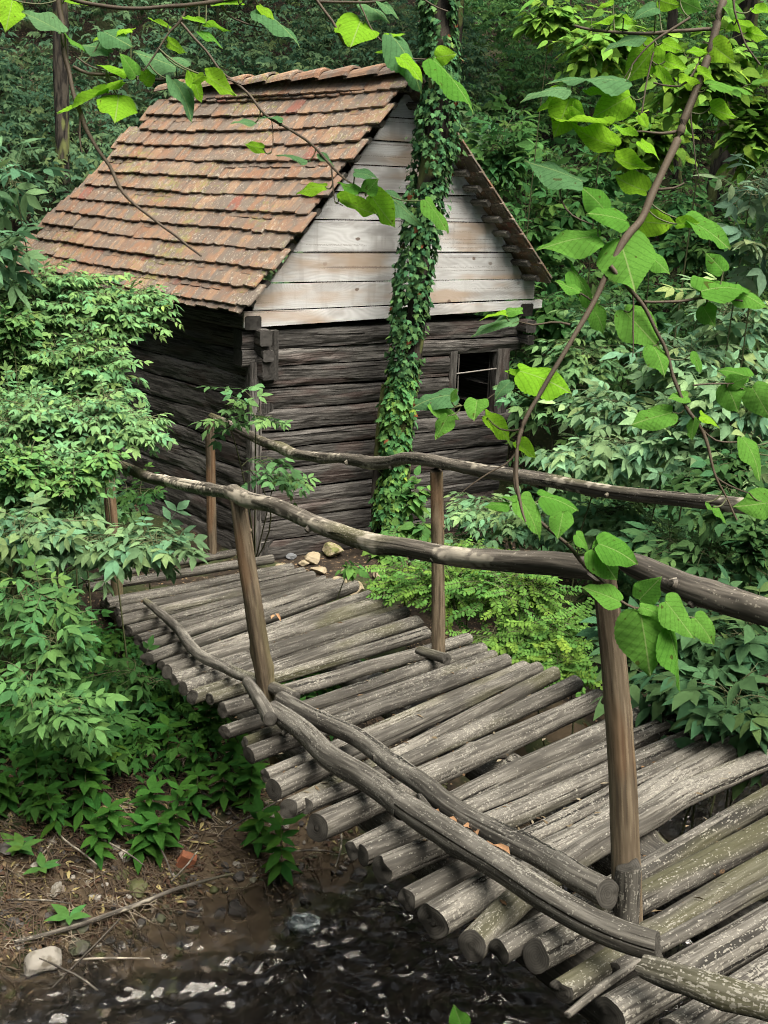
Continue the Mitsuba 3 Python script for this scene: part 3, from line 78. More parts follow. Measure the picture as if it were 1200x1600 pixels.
# ------------------------------------------------ materials
def two(d): return {'type': 'twosided', 'bsdf': d}
def bumped(d, fn, scale, eps=2e-3): return {'type': 'bumpmap', 'arbitrary': proc(fn, eps), 'scale': scale, 'bsdf': d}
def rough(col, r=.8, spec=.3): return {'type': 'principled', 'base_color': col, 'roughness': r, 'specular': spec}
def wood_fn(dark, mid, light, fleck, algae, red=(0, 0, 0), redamt=0., fl=.7, al=.55, bare=0., tone=.6):
    def f(p, n, uv):
        i = dr.floor(uv.x / 16); l = uv.x - 16 * i; v = uv.y; a = i * 7.31
        cap = v > 50
        r1, r2 = cell_rand(i, 3), cell_rand(i, 5)
        g = fbm(l * 5.5 + a, v * 95 + a, 1.0, 3); g2 = noise(l * 16 + a, v * 260, 2.0)
        big = fbm(l * 2.1 + a, v * 8 + a, 5.0, 3)
        c = mix(mid, light, smoothstep(.38, .68, g * .45 + g2 * .2 + big * .35))
        c = c * (1 - tone / 2 + tone * r1)
        crack = smoothstep(.80, .86, noise(l * 1.3 + a, v * 70 + a, 9.0)) * smoothstep(.45, .6, big)
        c = mix(c, dark, dr.clip(crack * .9 + .35 * smoothstep(.42, .2, g), 0, 1))
        if redamt: c = mix(c, red, smoothstep(.55, .72, fbm(l * 2.2 + a, v * 9, 4.0, 3)) * redamt)
        if al < 1: c = mix(c, algae, smoothstep(al, al + .2, fbm(l * 1.3 + a, v * 6 + a, 7.0, 3) + .3 * (r2 - .5)) * .6)
        k = smoothstep(fl, fl + .08, noise(l * 80 + a, v * 340 + a, 3.0) * .42 + noise(l * 260, v * 150 + a, 6.0) * .30 + .34 * big)
        c = mix(c, fleck, k * .55)
        if bare: c = mix(c, fleck, smoothstep(bare, bare + .12, fbm(l * 3.6 + a, v * 13 + a, 8.0, 4) * .8 + .2 * noise(l * 40, v * 60, 2.)) * .9)
        rr = v - 100
        ring = .5 + .5 * dr.sin(rr * 900 + 6 * noise(p.x * 30, p.y * 30, p.z * 30))
        ce = mix(light, mid, ring * .5 + .5 * noise(p.x * 60, p.y * 60, p.z * 60))
        return dr.select(cap, ce * .42, c)
    return f
def wood_bump(p, n, uv):
    i = dr.floor(uv.x / 16); l = uv.x - 16 * i; a = i * 7.31
    return .6 * fbm(l * 5.5 + a, uv.y * 95 + a, 1.0, 3) - .9 * smoothstep(.80, .86, noise(l * 1.3 + a, uv.y * 70 + a, 9.0)) + .6 * fbm(l * 14 + a, uv.y * 24, 4.0, 2)
scene['deck_wood'] = two(bumped(rough(proc(wood_fn((.010, .0095, .008), (.050, .047, .041), (.128, .122, .108), (.31, .30, .265), (.066, .066, .03), fl=.66, al=.66)), .75), wood_bump, .0045))
scene['rail_wood'] = two(bumped(rough(proc(wood_fn((.016, .014, .012), (.046, .041, .034), (.125, .113, .096), (.31, .285, .235), (.085, .085, .04), fl=.70, al=.64, bare=.56)), .7), wood_bump, .0045))
scene['post_wood'] = bumped(rough(proc(wood_fn((.018, .013, .01), (.075, .058, .039), (.155, .124, .085), (.20, .165, .11), (.095, .092, .04), (.165, .088, .042), .45, fl=.78, al=.55)), .75), wood_bump, .0045)
scene['cabin_wood'] = two(bumped(rough(proc(wood_fn((.009, .0085, .008), (.034, .032, .0305), (.105, .101, .096), (.18, .172, .162), (.04, .04, .025), (.06, .033, .028), .35, fl=.80, al=.95)), .75), wood_bump, .012))
def board_fn(p, n, uv):
    i = dr.floor(uv.x / 16); l = uv.x - 16 * i; v = uv.y; a = i * 5.17
    r1 = cell_rand(i, 2)
    w = fbm(l * 1.1 + a, v * 3.2 + a, 1.0, 3)
    kn = dr.exp(-dr.square((noise(l * 1.4 + a, v * 5 + a, 3.0) - .86) * 9))
    ring = .5 + .5 * dr.sin((v * 4 + w * 2.6 + kn * 1.2) * 46)
    fine = fbm(l * 5 + a, v * 130, 2.0, 2)
    c = mix((.52, .53, .54), (.36, .365, .37), ring * .42 + fine * .35)
    c = c * (.86 + .22 * r1)
    c = mix(c, (.30, .295, .29), smoothstep(.55, .7, fbm(l * 14 + a, v * 1.6, 7.0, 3)) * smoothstep(.4, .6, cell_rand(i, 8)) * .5)
    c = mix(c, (.22, .215, .215), smoothstep(.48, .8, fbm(l * 2.3 + a, v * 12 + a, 6.0, 4)) * .8)
    c = mix(c, (.24, .225, .215), smoothstep(.58, .7, fbm(l * 3 + a * 3, v * 3.2 + a, 11.0, 4)) * .45)
    c = mix(c, (.31, .225, .155), smoothstep(.5, .8, fbm(l * 1.6 + a * 2, v * 6 + a, 9.0, 4)) * .7)
    kd = voronoi(l * 3.4 + a, v * 5 + a); knot = smoothstep(.11, .07, kd[0] + .04 * noise(l * 60, v * 60, 2.)) * smoothstep(.72, .76, kd[2])
    c = mix(c, (.10, .065, .045), knot * .85)
    return mix(c, (.07, .05, .04), smoothstep(.86, .9, noise(l * .7 + a, v * 90, 8.0)) * .5)
def board_bump(p, n, uv): return fbm(uv.x * 5, uv.y * 130, 2.0, 2)
scene['gable_wood'] = bumped(rough(proc(board_fn), .8), board_bump, .002)
def tile_fn(p, n, uv):
    i = dr.floor(uv.x / 4); a = i * 3.7
    x, y = uv.x - 4 * i, uv.y
    r1, r2, r3 = cell_rand(i, 1), cell_rand(i, 2), cell_rand(i, 3)
    c = mix((.188, .104, .066), (.24, .158, .104), r1)
    c = mix(c, (.135, .108, .088), smoothstep(.5, .95, r2) * .9)
    c = mix(c, (.19, .08, .06), smoothstep(.975, .985, r3))
    m = fbm(x * 13 + a, y * 9 + a, 1.0, 4)
    c = mix(c, (.125, .11, .096), smoothstep(.38, .66, m) * .8)
    c = mix(c, (.10, .08, .068), smoothstep(.5, .75, fbm(x * 75 + a, y * 14, 2.0, 3)) * .55)
    big = fbm(p.x * 1.7, p.y * 1.7, p.z * 1.7, 3)
    c = mix(c, (.33, .305, .255), smoothstep(.69, .74, fbm(x * 70 + a, y * 50, 3.0, 3) + .25 * (big - .5)) * .7)
    c = mix(c, (.17, .175, .05), smoothstep(.60, .70, fbm(x * 30 + a, y * 30, 6.0, 3) * .5 + big * .5) * .6)
    return c
def tile_bump(p, n, uv): return fbm(uv.x * 70, uv.y * 25, 1.0, 3)
scene['clay_tile'] = bumped(rough(proc(tile_fn), .85), tile_bump, .003)
scene['ridge_clay'] = two(bumped(rough(proc(tile_fn), .85), tile_bump, .003))
def bark_fn(p, n, uv):
    g = fbm(uv.x * 5, uv.y * 26, 1.0, 3)
    c = mix((.008, .007, .006), (.045, .039, .031), smoothstep(.35, .7, g))
    return mix(c, (.10, .115, .04), smoothstep(.5, .66, fbm(uv.x * 3, uv.y * 7, 4.0, 3)))
scene['bark'] = bumped(rough(proc(bark_fn), .9), lambda p, n, uv: fbm(uv.x * 6, uv.y * 30, 1.0, 3), .015)
def twig_fn(p, n, uv): return mix((.026, .02, .014), (.085, .066, .046), fbm(uv.x * 9, uv.y * 60, 2.0, 3))
scene['twig_bark'] = rough(proc(twig_fn), .7)
scene['dead_twig_skin'] = rough(proc(lambda p, n, uv: mix(mix((.032, .022, .016), (.105, .08, .056), fbm(p.x * 7, p.y * 7, p.z * 7, 3)), (.20, .17, .13), smoothstep(.68, .82, noise(p.x * 12, p.y * 12, 3.)))), .8)
scene['green_stem'] = rough({'type': 'rgb', 'value': (.075, .085, .04)}, .6)
def leaf_tint(p, n, uv):
    i = dr.floor(uv.x)
    return mi.Color3f(i / 400, uv.x - i, uv.y) * (.86 + .28 * noise(p.x * 60, p.y * 60, p.z * 60))
VC = proc(leaf_tint)
def tint_uv(c):
    c = A_(c); return np.c_[np.floor(c[:, 0] * 400) + np.clip(c[:, 1], .004, .99), c[:, 2]]
scene['leaf'] = {'type': 'principledthin', 'base_color': VC, 'roughness': .32, 'diff_trans': .55, 'eta': 1.6}
scene['ivy_leaf_skin'] = {'type': 'principledthin', 'base_color': VC, 'roughness': .35, 'diff_trans': .4, 'eta': 1.5}
scene['litter_skin'] = two(rough(VC, .85))
def big_leaf(p, n, uv):
    i = dr.floor(uv.x / 2); x = uv.x - 2 * i - .3; y = uv.y - .5
    tone = dr.floor(i / 40); r = cell_rand(i, 4)
    ay = dr.abs(y)
    q = x - ay * .75
    vein = smoothstep(.34, .48, dr.abs(q * 7.5 - dr.floor(q * 7.5) - .5)) * smoothstep(.0, .02, ay)
    mid = smoothstep(.014, .006, ay * (1.1 - .5 * x))
    net = noise(p.x * 420, p.y * 420, p.z * 420)
    cy = mix((.16, .37, .025), (.225, .44, .03), r); cg = mix((.085, .24, .035), (.12, .29, .05), r); cb = mix((.085, .20, .085), (.12, .24, .11), r)
    c = dr.select(tone < .5, cy, dr.select(tone < 1.5, cg, cb))
    c = c * (.86 + .28 * net)
    c = mix(c, (.06, .04, .015), smoothstep(.93, .95, noise(x * 9 + i * 3.3, uv.y * 9, 4.0)) * .7)
    c = mix(c, c * .78, vein)
    return mix(c, (.27, .36, .14), mid * .7)
scene['broad_leaf'] = {'type': 'principledthin', 'base_color': proc(big_leaf), 'roughness': .4, 'diff_trans': 1.0, 'eta': 1.45}
def water_line(x): return 4.97 + dr.select(x < 0, .6 * x, .62 * x)
def ground_fn(p, n, uv):
    d = (p.y - water_line(p.x)) / 1.12 + .5 * (fbm(p.x * 2.2, p.y * 2.2, 0., 3) - .5)
    g = fbm(p.x * 14, p.y * 14, p.z * 14, 4); h = fbm(p.x * 45, p.y * 45, p.z * 45, 3)
    soil = mix((.012, .009, .0065), (.034, .025, .017), smoothstep(.3, .7, g * .6 + h * .4))
    soil = mix(soil, (.17, .12, .07), smoothstep(.66, .72, h))
    soil = mix(soil, (.03, .045, .014), smoothstep(.44, .6, fbm(p.x * 3, p.y * 3, 4., 3)) * .7)
    sand = mix((.05, .037, .023), (.085, .064, .041), h)
    s = smoothstep(.62, .5, d) * smoothstep(-.34, -.16, d)
    c = mix(soil, sand, s * smoothstep(.38, .48, fbm(p.x * 5, p.y * 5, 3., 3)))
    bed = mix((.006, .005, .004), (.022, .018, .013), smoothstep(.4, .7, g))
    return mix(c, bed, smoothstep(-.16, -.34, d))
scene['soil'] = bumped(rough(proc(ground_fn), .9), lambda p, n, uv: fbm(p.x * 30, p.y * 30, p.z * 30, 3), .02)
scene['stream'] = {'type': 'dielectric', 'int_ior': 1.33, 'ext_ior': 1.0}
def stone_fn(p, n, uv):
    k = uv.x
    g = fbm(p.x * 24, p.y * 24, p.z * 24, 4)
    pale, dark, moss, warm, grey = mix((.27, .255, .23), (.15, .14, .125), g), mix((.028, .026, .025), (.075, .07, .066), g), mix((.035, .04, .018), (.085, .09, .035), g), mix((.34, .29, .20), (.20, .165, .11), g), mix((.15, .165, .18), (.10, .105, .115), g)
    tan = mix((.17, .14, .11), (.10, .085, .07), g)
    c = dr.select(k < .5, tan, dr.select(k < 1.5, pale, dr.select(k < 2.5, dark, dr.select(k < 3.5, moss, dr.select(k < 4.5, warm, dr.select(k < 5.5, grey, mix(warm, (.13, .14, .05), smoothstep(.4, .6, g))))))))
    return mix(c, (.05, .06, .025), smoothstep(.6, .72, fbm(p.x * 9, p.y * 9, p.z * 9, 3)) * .6)
scene['stone_skin'] = bumped(rough(proc(stone_fn), .7), lambda p, n, uv: fbm(p.x * 60, p.y * 60, p.z * 60, 3), .006)
scene['white_foam'] = rough(proc(lambda p, n, uv: mix((.20, .19, .17), (.09, .08, .062), smoothstep(.5, .75, fbm(p.x * 25, p.y * 25, p.z * 25, 3)))), .6)
scene['grey_plastic'] = two(rough(proc(lambda p, n, uv: mix((.34, .40, .41), (.14, .17, .18), smoothstep(.4, .7, fbm(p.x * 28, p.y * 28, p.z * 28, 3)))), .35, .6))
scene['brick_clay'] = rough(proc(lambda p, n, uv: mix((.25, .09, .045), (.12, .055, .035), fbm(p.x * 40, p.y * 40, p.z * 40, 3))), .85)
scene['iron'] = {'type': 'principled', 'base_color': {'type': 'rgb', 'value': (.30, .28, .27)}, 'roughness': .45, 'metallic': .7}
# ------------------------------------------------ ground, stream
def waterline(x): return 4.97 + np.where(x < 0, .6 * x, .62 * x)
def ground_z(x, y):
    x, y = A_(x), A_(y)
    d = (y - waterline(np.clip(x, -6, 3.2))) / 1.12
    z = np.interp(d, [-3.9, -3.45, -3.0, -2.6, -.3, 0, .25, .6, 1.0, 2.2, 4], [1.2, .9, .2, -1.2, -1.06, -.92, -.87, -.75, -.62, -.74, -.8])
    hill = np.maximum(0, y - 12.2 + .06 * x); z = z + .60 * hill * hill / (hill + 1.5)
    side = np.maximum(0, -x - 4.6) * (y > 3.5); z = z + .35 * side * np.clip((y - 3.5) / 3, 0, 1)
    side = np.maximum(0, x - 5.5); z = z + .25 * side * np.clip((y - 6) / 3, 0, 1)
    P = np.stack([x, y, x * 0], -1)
    return z + .10 * (meshkit.fbm(P * 1.3, 3) - .5) * np.clip(np.abs(d) * 2, .25, 1) + .05 * (meshkit.fbm(P * 6, 2, 4) - .5)
def grid(xs, ys, zf):
    X, Y = np.meshgrid(xs, ys); Zz = zf(X, Y); w = len(xs)
    v = np.stack([X, Y, Zz], -1).reshape(-1, 3)
    i, j = np.meshgrid(np.arange(len(ys) - 1), np.arange(w - 1), indexing='ij'); q = i * w + j
    f = np.stack([q, q + 1, q + w + 1, q + w], -1).reshape(-1, 4)
    return v, np.vstack([f[:, [0, 1, 2]], f[:, [0, 2, 3]]])
xs = np.concatenate([np.linspace(-90, -14, 20), np.linspace(-13.2, -4.2, 26), np.arange(-4, 4.6, .055), np.linspace(5, 14, 26), np.linspace(15, 90, 20)])
ys = np.concatenate([np.linspace(-40, 0, 12), np.arange(.5, 10.5, .055), np.linspace(10.7, 32, 70), np.linspace(34, 90, 20)])
put('ground', grid(xs, ys, ground_z), 'soil', smooth=True, kind='structure')
def wave(X, Y):
    P = np.stack([X * 3.2 + .9 * Y, Y * 9 - 1.4 * X, X * 0], -1)
    Q = np.stack([X * 10 + 2 * Y, Y * 21 - 4 * X, X * 0], -1)
    V = np.stack([X * 24 + 5 * Y, Y * 42 - 8 * X, X * 0], -1)
    S = np.stack([X * 1.1, Y * 2.2, X * 0], -1)
    calm = np.clip((waterline(np.clip(X, -6, 3.2)) - Y) * 2.2 + .12, .06, 1)
    return -.895 + calm * (.030 * (meshkit.noise(P * 1.9, 3) - .5) + .030 * (meshkit.noise(Q * 1.3, 5) - .5) + .014 * (meshkit.noise(V * 1.2, 6) - .5) + .008 * (meshkit.noise(S, 8) - .5))
put('stream_water', grid(np.arange(-3.4, 4.2, .015), np.arange(2.0, 7.2, .015), wave), 'stream', smooth=True, kind='structure')
# ------------------------------------------------ solid builders
def outward(v, f):
    c = v - v.mean(0); t = c[f]
    return f if np.einsum('ij,ij->', t[:, 0], np.cross(t[:, 1], t[:, 2])) > 0 else f[:, ::-1]
def resample(P, n):
    P = A_(P); 
    if len(P) == 2: t = np.linspace(0, 1, n)[:, None]; return P[0] * (1 - t) + P[1] * t
    d = np.r_[0, np.cumsum(np.linalg.norm(np.diff(P[:, :3], axis=0), axis=1))]
    from scipy.interpolate import PchipInterpolator
    return PchipInterpolator(d, P)(np.linspace(0, d[-1], n))
uid = [0]
def log_mesh(path, sides=16, step=.05, lump=.06, wander=.0, flat=0., seed=None, caps=True, ragged=.007, knots=0, stubs=0):
    """a round timber: bent, lumpy, with a few knots and sawn ends; uv = (metres along + 16 per piece, metres round)"""
    uid[0] += 1; i = uid[0]; rng = np.random.default_rng(i if seed is None else seed)
    P = A_(path); L = np.linalg.norm(np.diff(P[:, :3], axis=0), axis=1).sum()
    n = max(6, int(L / step)); P = resample(P, n); c, r = P[:, :3], P[:, 3]
    t = unit(np.gradient(c, axis=0)); ref = np.array([0, 0, -1.]) if abs(t[n // 2, 2]) < .8 else np.array([0, 1., 0])
    b = unit(np.cross(t, ref)); nn = np.cross(b, t)
    if wander:
        s = np.linspace(0, L, n); off = np.stack([s * 1.3, s * 0 + i * 3.1, s * 0], -1)
        c = c + b * (wander * 2 * (meshkit.fbm(off, 3, 1) - .5))[:, None] + nn * (wander * (meshkit.fbm(off, 3, 2) - .5))[:, None]
    ang = np.linspace(0, 2 * np.pi, sides + 1)
    s = np.linspace(0, L, n)
    S, Ang = np.meshgrid(s, ang, indexing='ij')
    q = np.stack([S * 2.2 + i * 9.7, np.cos(Ang) * 1.1, np.sin(Ang) * 1.1], -1)
    q2 = np.stack([S * 7 + i * 5.7, np.cos(Ang) * 2.4, np.sin(Ang) * 2.4], -1)
    rad = r[:, None] * (1 + lump * 3.2 * (meshkit.fbm(q, 2, 3) - .5) + lump * 1.3 * (meshkit.fbm(q2, 2, 5) - .5))
    for _ in range(rng.integers(0, 3) + knots):
        ks, ka = rng.uniform(.06, .94) * L, rng.uniform(0, 6.28)
        rad = rad * (1 + rng.uniform(.12, .3) * np.exp(-((S - ks) / rng.uniform(.02, .05)) ** 2 - ((np.angle(np.exp(1j * (Ang - ka)))) / .5) ** 2))
    cx, sx = np.cos(Ang) * rad, np.sin(Ang) * rad
    if flat: cx = np.maximum(cx, -rad * (1 - flat))
    v = c[:, None] + nn[:, None] * cx[..., None] + b[:, None] * sx[..., None]
    e = ragged * rng.normal(size=(2, sides)); e = .5 * e + .25 * np.roll(e, 1, 1) + .25 * np.roll(e, -1, 1); e = np.c_[e, e[:, :1]]
    tilt = rng.normal(0, .12, (2, 2))
    for k, sg in ((0, -1), (-1, 1)):
        v[k] += t[k] * (sg * (e[k] + (tilt[k, 0] * cx[k] + tilt[k, 1] * sx[k])))[:, None]
    w = sides + 1
    I, J = np.meshgrid(np.arange(n - 1), np.arange(sides), indexing='ij'); Q = I * w + J
    f = np.stack([Q, Q + 1, Q + w + 1, Q + w], -1).reshape(-1, 4); f = np.vstack([f[:, [0, 1, 2]], f[:, [0, 2, 3]]])
    uv = np.stack([16 * i + .3 + S, Ang * r.mean()], -1).reshape(-1, 2)
    v = v.reshape(-1, 3); out = [(v, f, uv)]
    for _ in range(stubs):
        k = int(rng.uniform(.08, .92) * (n - 1)); a = rng.uniform(-1.9, 1.9); d = unit(nn[k] * math.cos(a) + b[k] * math.sin(a) + t[k] * rng.uniform(-.5, .5)); rs = r[k] * rng.uniform(.22, .4)
        u1 = unit(np.cross(d, t[k])); u2 = np.cross(d, u1); an = np.arange(8) * math.pi / 4; ring = np.cos(an)[:, None] * u1 + np.sin(an)[:, None] * u2
        h = r[k] * rng.uniform(1.08, 1.5); sv = np.vstack([c[k] + d * r[k] * .6 + ring * rs * 1.5, c[k] + d * h * .97 + ring * rs, c[k] + d * h + ring * rs * .5 + rng.normal(0, .0015, (8, 3)), [c[k] + d * h]])
        j = np.arange(8); j1 = (j + 1) % 8; sf = np.vstack([np.stack(q, 1) for lo in (0, 8) for q in ((j + lo, j1 + lo, j1 + lo + 8), (j + lo, j1 + lo + 8, j + lo + 8))] + [np.stack((j + 16, j1 + 16, j * 0 + 24), 1)])
        su = np.c_[np.full(25, 16 * i + .3 + s[k]), np.r_[np.linspace(0, .04, 8), np.linspace(0, .04, 8), np.full(9, 100.01)]]
        out.append((sv, outward(sv, sf), su))
    if caps:
        for k, fl in ((0, 0), (n - 1, 1)):
            ringv = v[k * w:k * w + sides]; ce = ringv.mean(0) - t[k] * (1 if k == 0 else -1) * -.0
            mid = ce + (ringv - ce) * .55 + t[k] * (.004 if k else -.004)
            vv = np.vstack([ringv, mid, ce[None]])
            a = np.arange(sides); a1 = (a + 1) % sides
            ff = np.vstack([np.stack([a, a1, a1 + sides], 1), np.stack([a, a1 + sides, a + sides], 1), np.stack([a + sides, a1 + sides, a * 0 + 2 * sides], 1)])
            if not fl: ff = ff[:, ::-1]
            uu = np.c_[np.full(len(vv), 16 * i + .3), 100 + np.linalg.norm(vv - ce, axis=1)]
            out.append((vv, ff, uu))
    return cat_m(out)
def put_log(name, path, bsdf, parent, **k):
    lab = {q: k.pop(q) for q in ('label', 'category', 'group') if q in k}
    v, f, uv = log_mesh(path, **k)
    return put(name, (v, f), bsdf, parent, smooth=True, uv=uv, **lab)
def slab(o, ex, ey, ez, outline, th, bevel=0., uvo=(0, 0), warp=None, nx=1):
    """a flat board or tile: polygon outline in (ex, ey), thickness th along ez"""
    pts = A_(outline); k = len(pts)
    top = o + pts[:, :1] * ex + pts[:, 1:2] * ey + ez * th
    bot = o + pts[:, :1] * ex + pts[:, 1:2] * ey
    ce = pts.mean(0); ins = ce + (pts - ce) * (1 - bevel)
    rim = o + ins[:, :1] * ex + ins[:, 1:2] * ey + ez * (th * 1.0)
    top_e = top - ez * (th * .2 if bevel else 0)
    uvb = np.c_[pts[:, 0] + uvo[0], pts[:, 1] + uvo[1]]
    parts = []; a = np.arange(k); a1 = (a + 1) % k
    ff = np.array([[0, j, j + 1] for j in range(1, k - 1)])
    parts.append((rim, ff, np.c_[ins[:, 0] + uvo[0], ins[:, 1] + uvo[1]]))
    parts.append((bot, ff[:, ::-1], uvb))
    for A, B in ((bot, top_e), (top_e, rim)) if bevel else ((bot, top),):
        for j in range(k):
            parts.append((np.array([A[j], A[a1[j]], B[a1[j]], B[j]]), np.array([[0, 1, 2], [0, 2, 3]]), np.array([uvb[j], uvb[a1[j]], uvb[a1[j]] + [0, th], uvb[j] + [0, th]])))
    v, f, uv = cat_m(parts); return v, outward(v, f), uv
# ------------------------------------------------ the cabin
CO, EU, EN, ES = A_(CORNER), A_(FU), A_(FN), A_(SD)
def W(u, z, out=0.): return CO + EU * u + Z3 * z + EN * out
cabin = thing('log_cabin', 'small old log cabin with clay tiled gable roof and grey boarded gable beyond the footbridge', 'cabin')
def hewn(a, b, h, depth, outn, lump=.05, seed=0, hvar=.012):
    """a squared wall timber from a to b (centre line of its outer face), height h, with worn uneven faces"""
    uid[0] += 1; i = uid[0]
    a, b = A_(a), A_(b); L = np.linalg.norm(b - a); t = (b - a) / L; n = max(5, int(L / .06))
    s = np.linspace(0, L, n)
    sec = np.array([[-.5, -1], [-.5, -.035], [-.485, -.008], [-.34, .0], [-.12, .006], [.1, .008], [.32, .004], [.482, -.008], [.5, -.035], [.5, -1]])
    k = len(sec)
    S, J = np.meshgrid(s, np.arange(k), indexing='ij')
    hh = h * sec[:, 0][None] * np.ones((n, 1)); dd = np.where(sec[:, 1] < -.9, -depth, sec[:, 1])[None] * np.ones((n, 1))
    q = np.stack([S * 1.6 + i * 7.7, J * .35, S * 0], -1)
    hh = hh + hvar * 2 * (meshkit.fbm(np.stack([S * 1.7 + i * 3, (J > 4) * 5.0, S * 0], -1), 3, 2) - .5)
    dd = dd + np.where(dd > -.5 * depth, lump * (meshkit.fbm(q, 3, 6) - .5) + .4 * lump * (meshkit.fbm(q * [4, 2, 1], 2, 8) - .5), 0)
    v = a + t * S[..., None] + Z3 * hh[..., None] + outn * dd[..., None]
    I, JJ = np.meshgrid(np.arange(n - 1), np.arange(k - 1), indexing='ij'); Q = I * k + JJ
    f = np.stack([Q, Q + 1, Q + k + 1, Q + k], -1).reshape(-1, 4); f = np.vstack([f[:, [0, 1, 2]], f[:, [0, 2, 3]]])
    uv = np.stack([16 * i + .3 + S, 2 + hh + .3 * dd], -1).reshape(-1, 2)
    v = v.reshape(-1, 3); out = [(v, f, uv)]
    for r0 in (0, n - 1):
        vv = v[r0 * k:(r0 + 1) * k]; ff = np.array([[0, j, j + 1] for j in range(1, k - 1)])
        out.append((vv, ff if r0 else ff[:, ::-1], np.c_[np.full(k, 16 * i + .3), 100 + np.linalg.norm(vv - vv.mean(0), axis=1)]))
    v, f, uv = cat_m(out)
    return v, outward(v, f), uv
def put_hewn(parent, *a, name='wall_log', bsdf='cabin_wood', **k):
    v, f, uv = hewn(*a, **k); return put(name, (v, f), bsdf, parent, smooth=40 if False else False, uv=uv)
wall = key_of('front_wall', cabin); labels[wall] = dict()
UR = 2.78
win = (2.03, 2.80, 1.15, 1.79)
for j, (zt, zb) in enumerate(LOGSEAMS):
    h = zt - zb - .002; zc = (zt + zb) / 2; u0, u1 = (-.02, UR + .02 * (j % 3))
    if j < 2: u0, u1 = -.13, UR + .10
    if j >= 9: u1 = UR - .06 * (j - 8)
    if j in (2, 3, 4):
        put_hewn(wall, W(u0 + .05, zc), W(win[0] - .01, zc), h, .16, EN, seed=j)
    else:
        put_hewn(wall, W(u0, zc - .01), W(u1, zc + .01), h, .16 if j > 1 else .2, EN, seed=j, lump=.035 if j > 1 else .06)
# the opening's timbers and its iron bar
window = key_of('window', cabin)
put_hewn(window, W(win[0] + .05, win[2], .02), W(win[0] + .055, win[3] - .01, .02), .09, .14, EN, name='frame_post') if False else None
def block(o, ex, ey, ez, bsdf, name, parent, bev=.06, **k):
    """a squared timber or bar given by its corner and three edge vectors"""
    ex, ey, ez = A_(ex), A_(ey), A_(ez)
    lx, ly, lz = (np.linalg.norm(q) for q in (ex, ey, ez)); uid[0] += 1
    n = max(2, int(lx / .08)); d = min(ly, lz) * .12; sec = np.array([[d, 0], [ly - d, 0], [ly, d], [ly, lz - d], [ly - d, lz], [d, lz], [0, lz - d], [0, d]])
    s = np.linspace(0, lx, n); kx = len(sec) + 1; sec = np.vstack([sec, sec[:1]])
    S = np.repeat(s, kx).reshape(n, kx); nz = .12 * d * R.normal(size=(n, kx, 1))
    per = np.r_[0, np.cumsum(np.linalg.norm(np.diff(sec, axis=0), axis=1))]
    v = A_(o) + unit(ex) * S[..., None] + unit(ey) * sec[None, :, :1] + unit(ez) * sec[None, :, 1:] + nz * (unit(ey) + unit(ez))
    I, J = np.meshgrid(np.arange(n - 1), np.arange(kx - 1), indexing='ij'); Q = I * kx + J
    f = np.stack([Q, Q + 1, Q + kx + 1, Q + kx], -1).reshape(-1, 4); f = np.vstack([f[:, [0, 1, 2]], f[:, [0, 2, 3]]])
    uv = np.stack([16 * uid[0] + .3 + S, np.broadcast_to(per, S.shape)], -1).reshape(-1, 2); v = v.reshape(-1, 3)
    out = [(v, f, uv)]
    for r0 in (0, n - 1):
        vv = v[r0 * kx:r0 * kx + kx - 1]; ff = np.array([[0, j, j + 1] for j in range(1, kx - 2)])
        out.append((vv, ff if not r0 else ff[:, ::-1], np.c_[np.full(len(vv), 16 * uid[0] + .3), 100 + np.linalg.norm(vv - vv.mean(0), axis=1)]))
    v, f, uv = cat_m(out)
    return put(name, (v, outward(v, f)), bsdf, parent, uv=uv, **k)
zr = win[3] - win[2]
block(W(win[0], win[2] - .03, -.12), Z3 * (zr + .02), EU * .085, EN * .13, 'cabin_wood', 'frame_post', window)
block(W(2.60, win[2] - .03, -.12), Z3 * (zr + .02), EU * .15, EN * .12, 'cabin_wood', 'frame_post', window)
put_log('iron_bar', [[*W(2.10, 1.55, -.02), .008], [*W(2.61, 1.58, -.02), .008]], 'iron', window, sides=8, lump=.01)
put_log('iron_rod', [[*W(2.16, 1.24, -.03), .006], [*W(2.15, 1.74, -.03), .006]], 'iron', window, sides=8, lump=.01)
# gable boards follow the rake of the roof
gable = key_of('gable', cabin)
zs = [2.085, 2.229, 2.456, 2.713, 2.988, 3.225, 3.453, 3.662, 3.86, 4.06]
def rake(z):
    k = (z - 2.20) / (4.22 - 2.20)
    return -.12 + k * 1.60, 3.10 - k * 1.58
for j in range(len(zs) - 1):
    z0, z1 = zs[j] + .006, zs[j + 1] - .004
    a0, b0 = rake(z0); a1, b1 = rake(z1)
    tl = .012 * (zs[j] - 2) * 0
    if j == 0: pts = [(-.13, z0 - .01), (3.06, z0 + .085), (3.06, z1 + .03), (-.13, z1 - .01)]
    elif j == 1: pts = [(-.04, z0 - .01), (2.96, z0 + .03), (2.95, z1 + .005), (.0, z1 - .004)]
    else:
        b0, b1 = min(b0, 2.92), min(b1, 2.92); pts = [(a0 + .04, z0), (b0 - .06, z0), (b1 - .06, z1), (a1 + .04, z1)]
    if j == 1: pts[1] = (2.96, z0 + .035)
    out = .012 * (j % 2) + .004 * R.normal() + (.02 if j == 0 else 0)
    uid[0] += 1
    v, f, uv = slab(W(0, 0, .0 + out), EU, Z3, EN, [(p[0] + 0, p[1]) for p in pts], .026, .0, (16 * uid[0] + 3, 0))
    put('board', (v, f), 'gable_wood', gable, uv=uv)
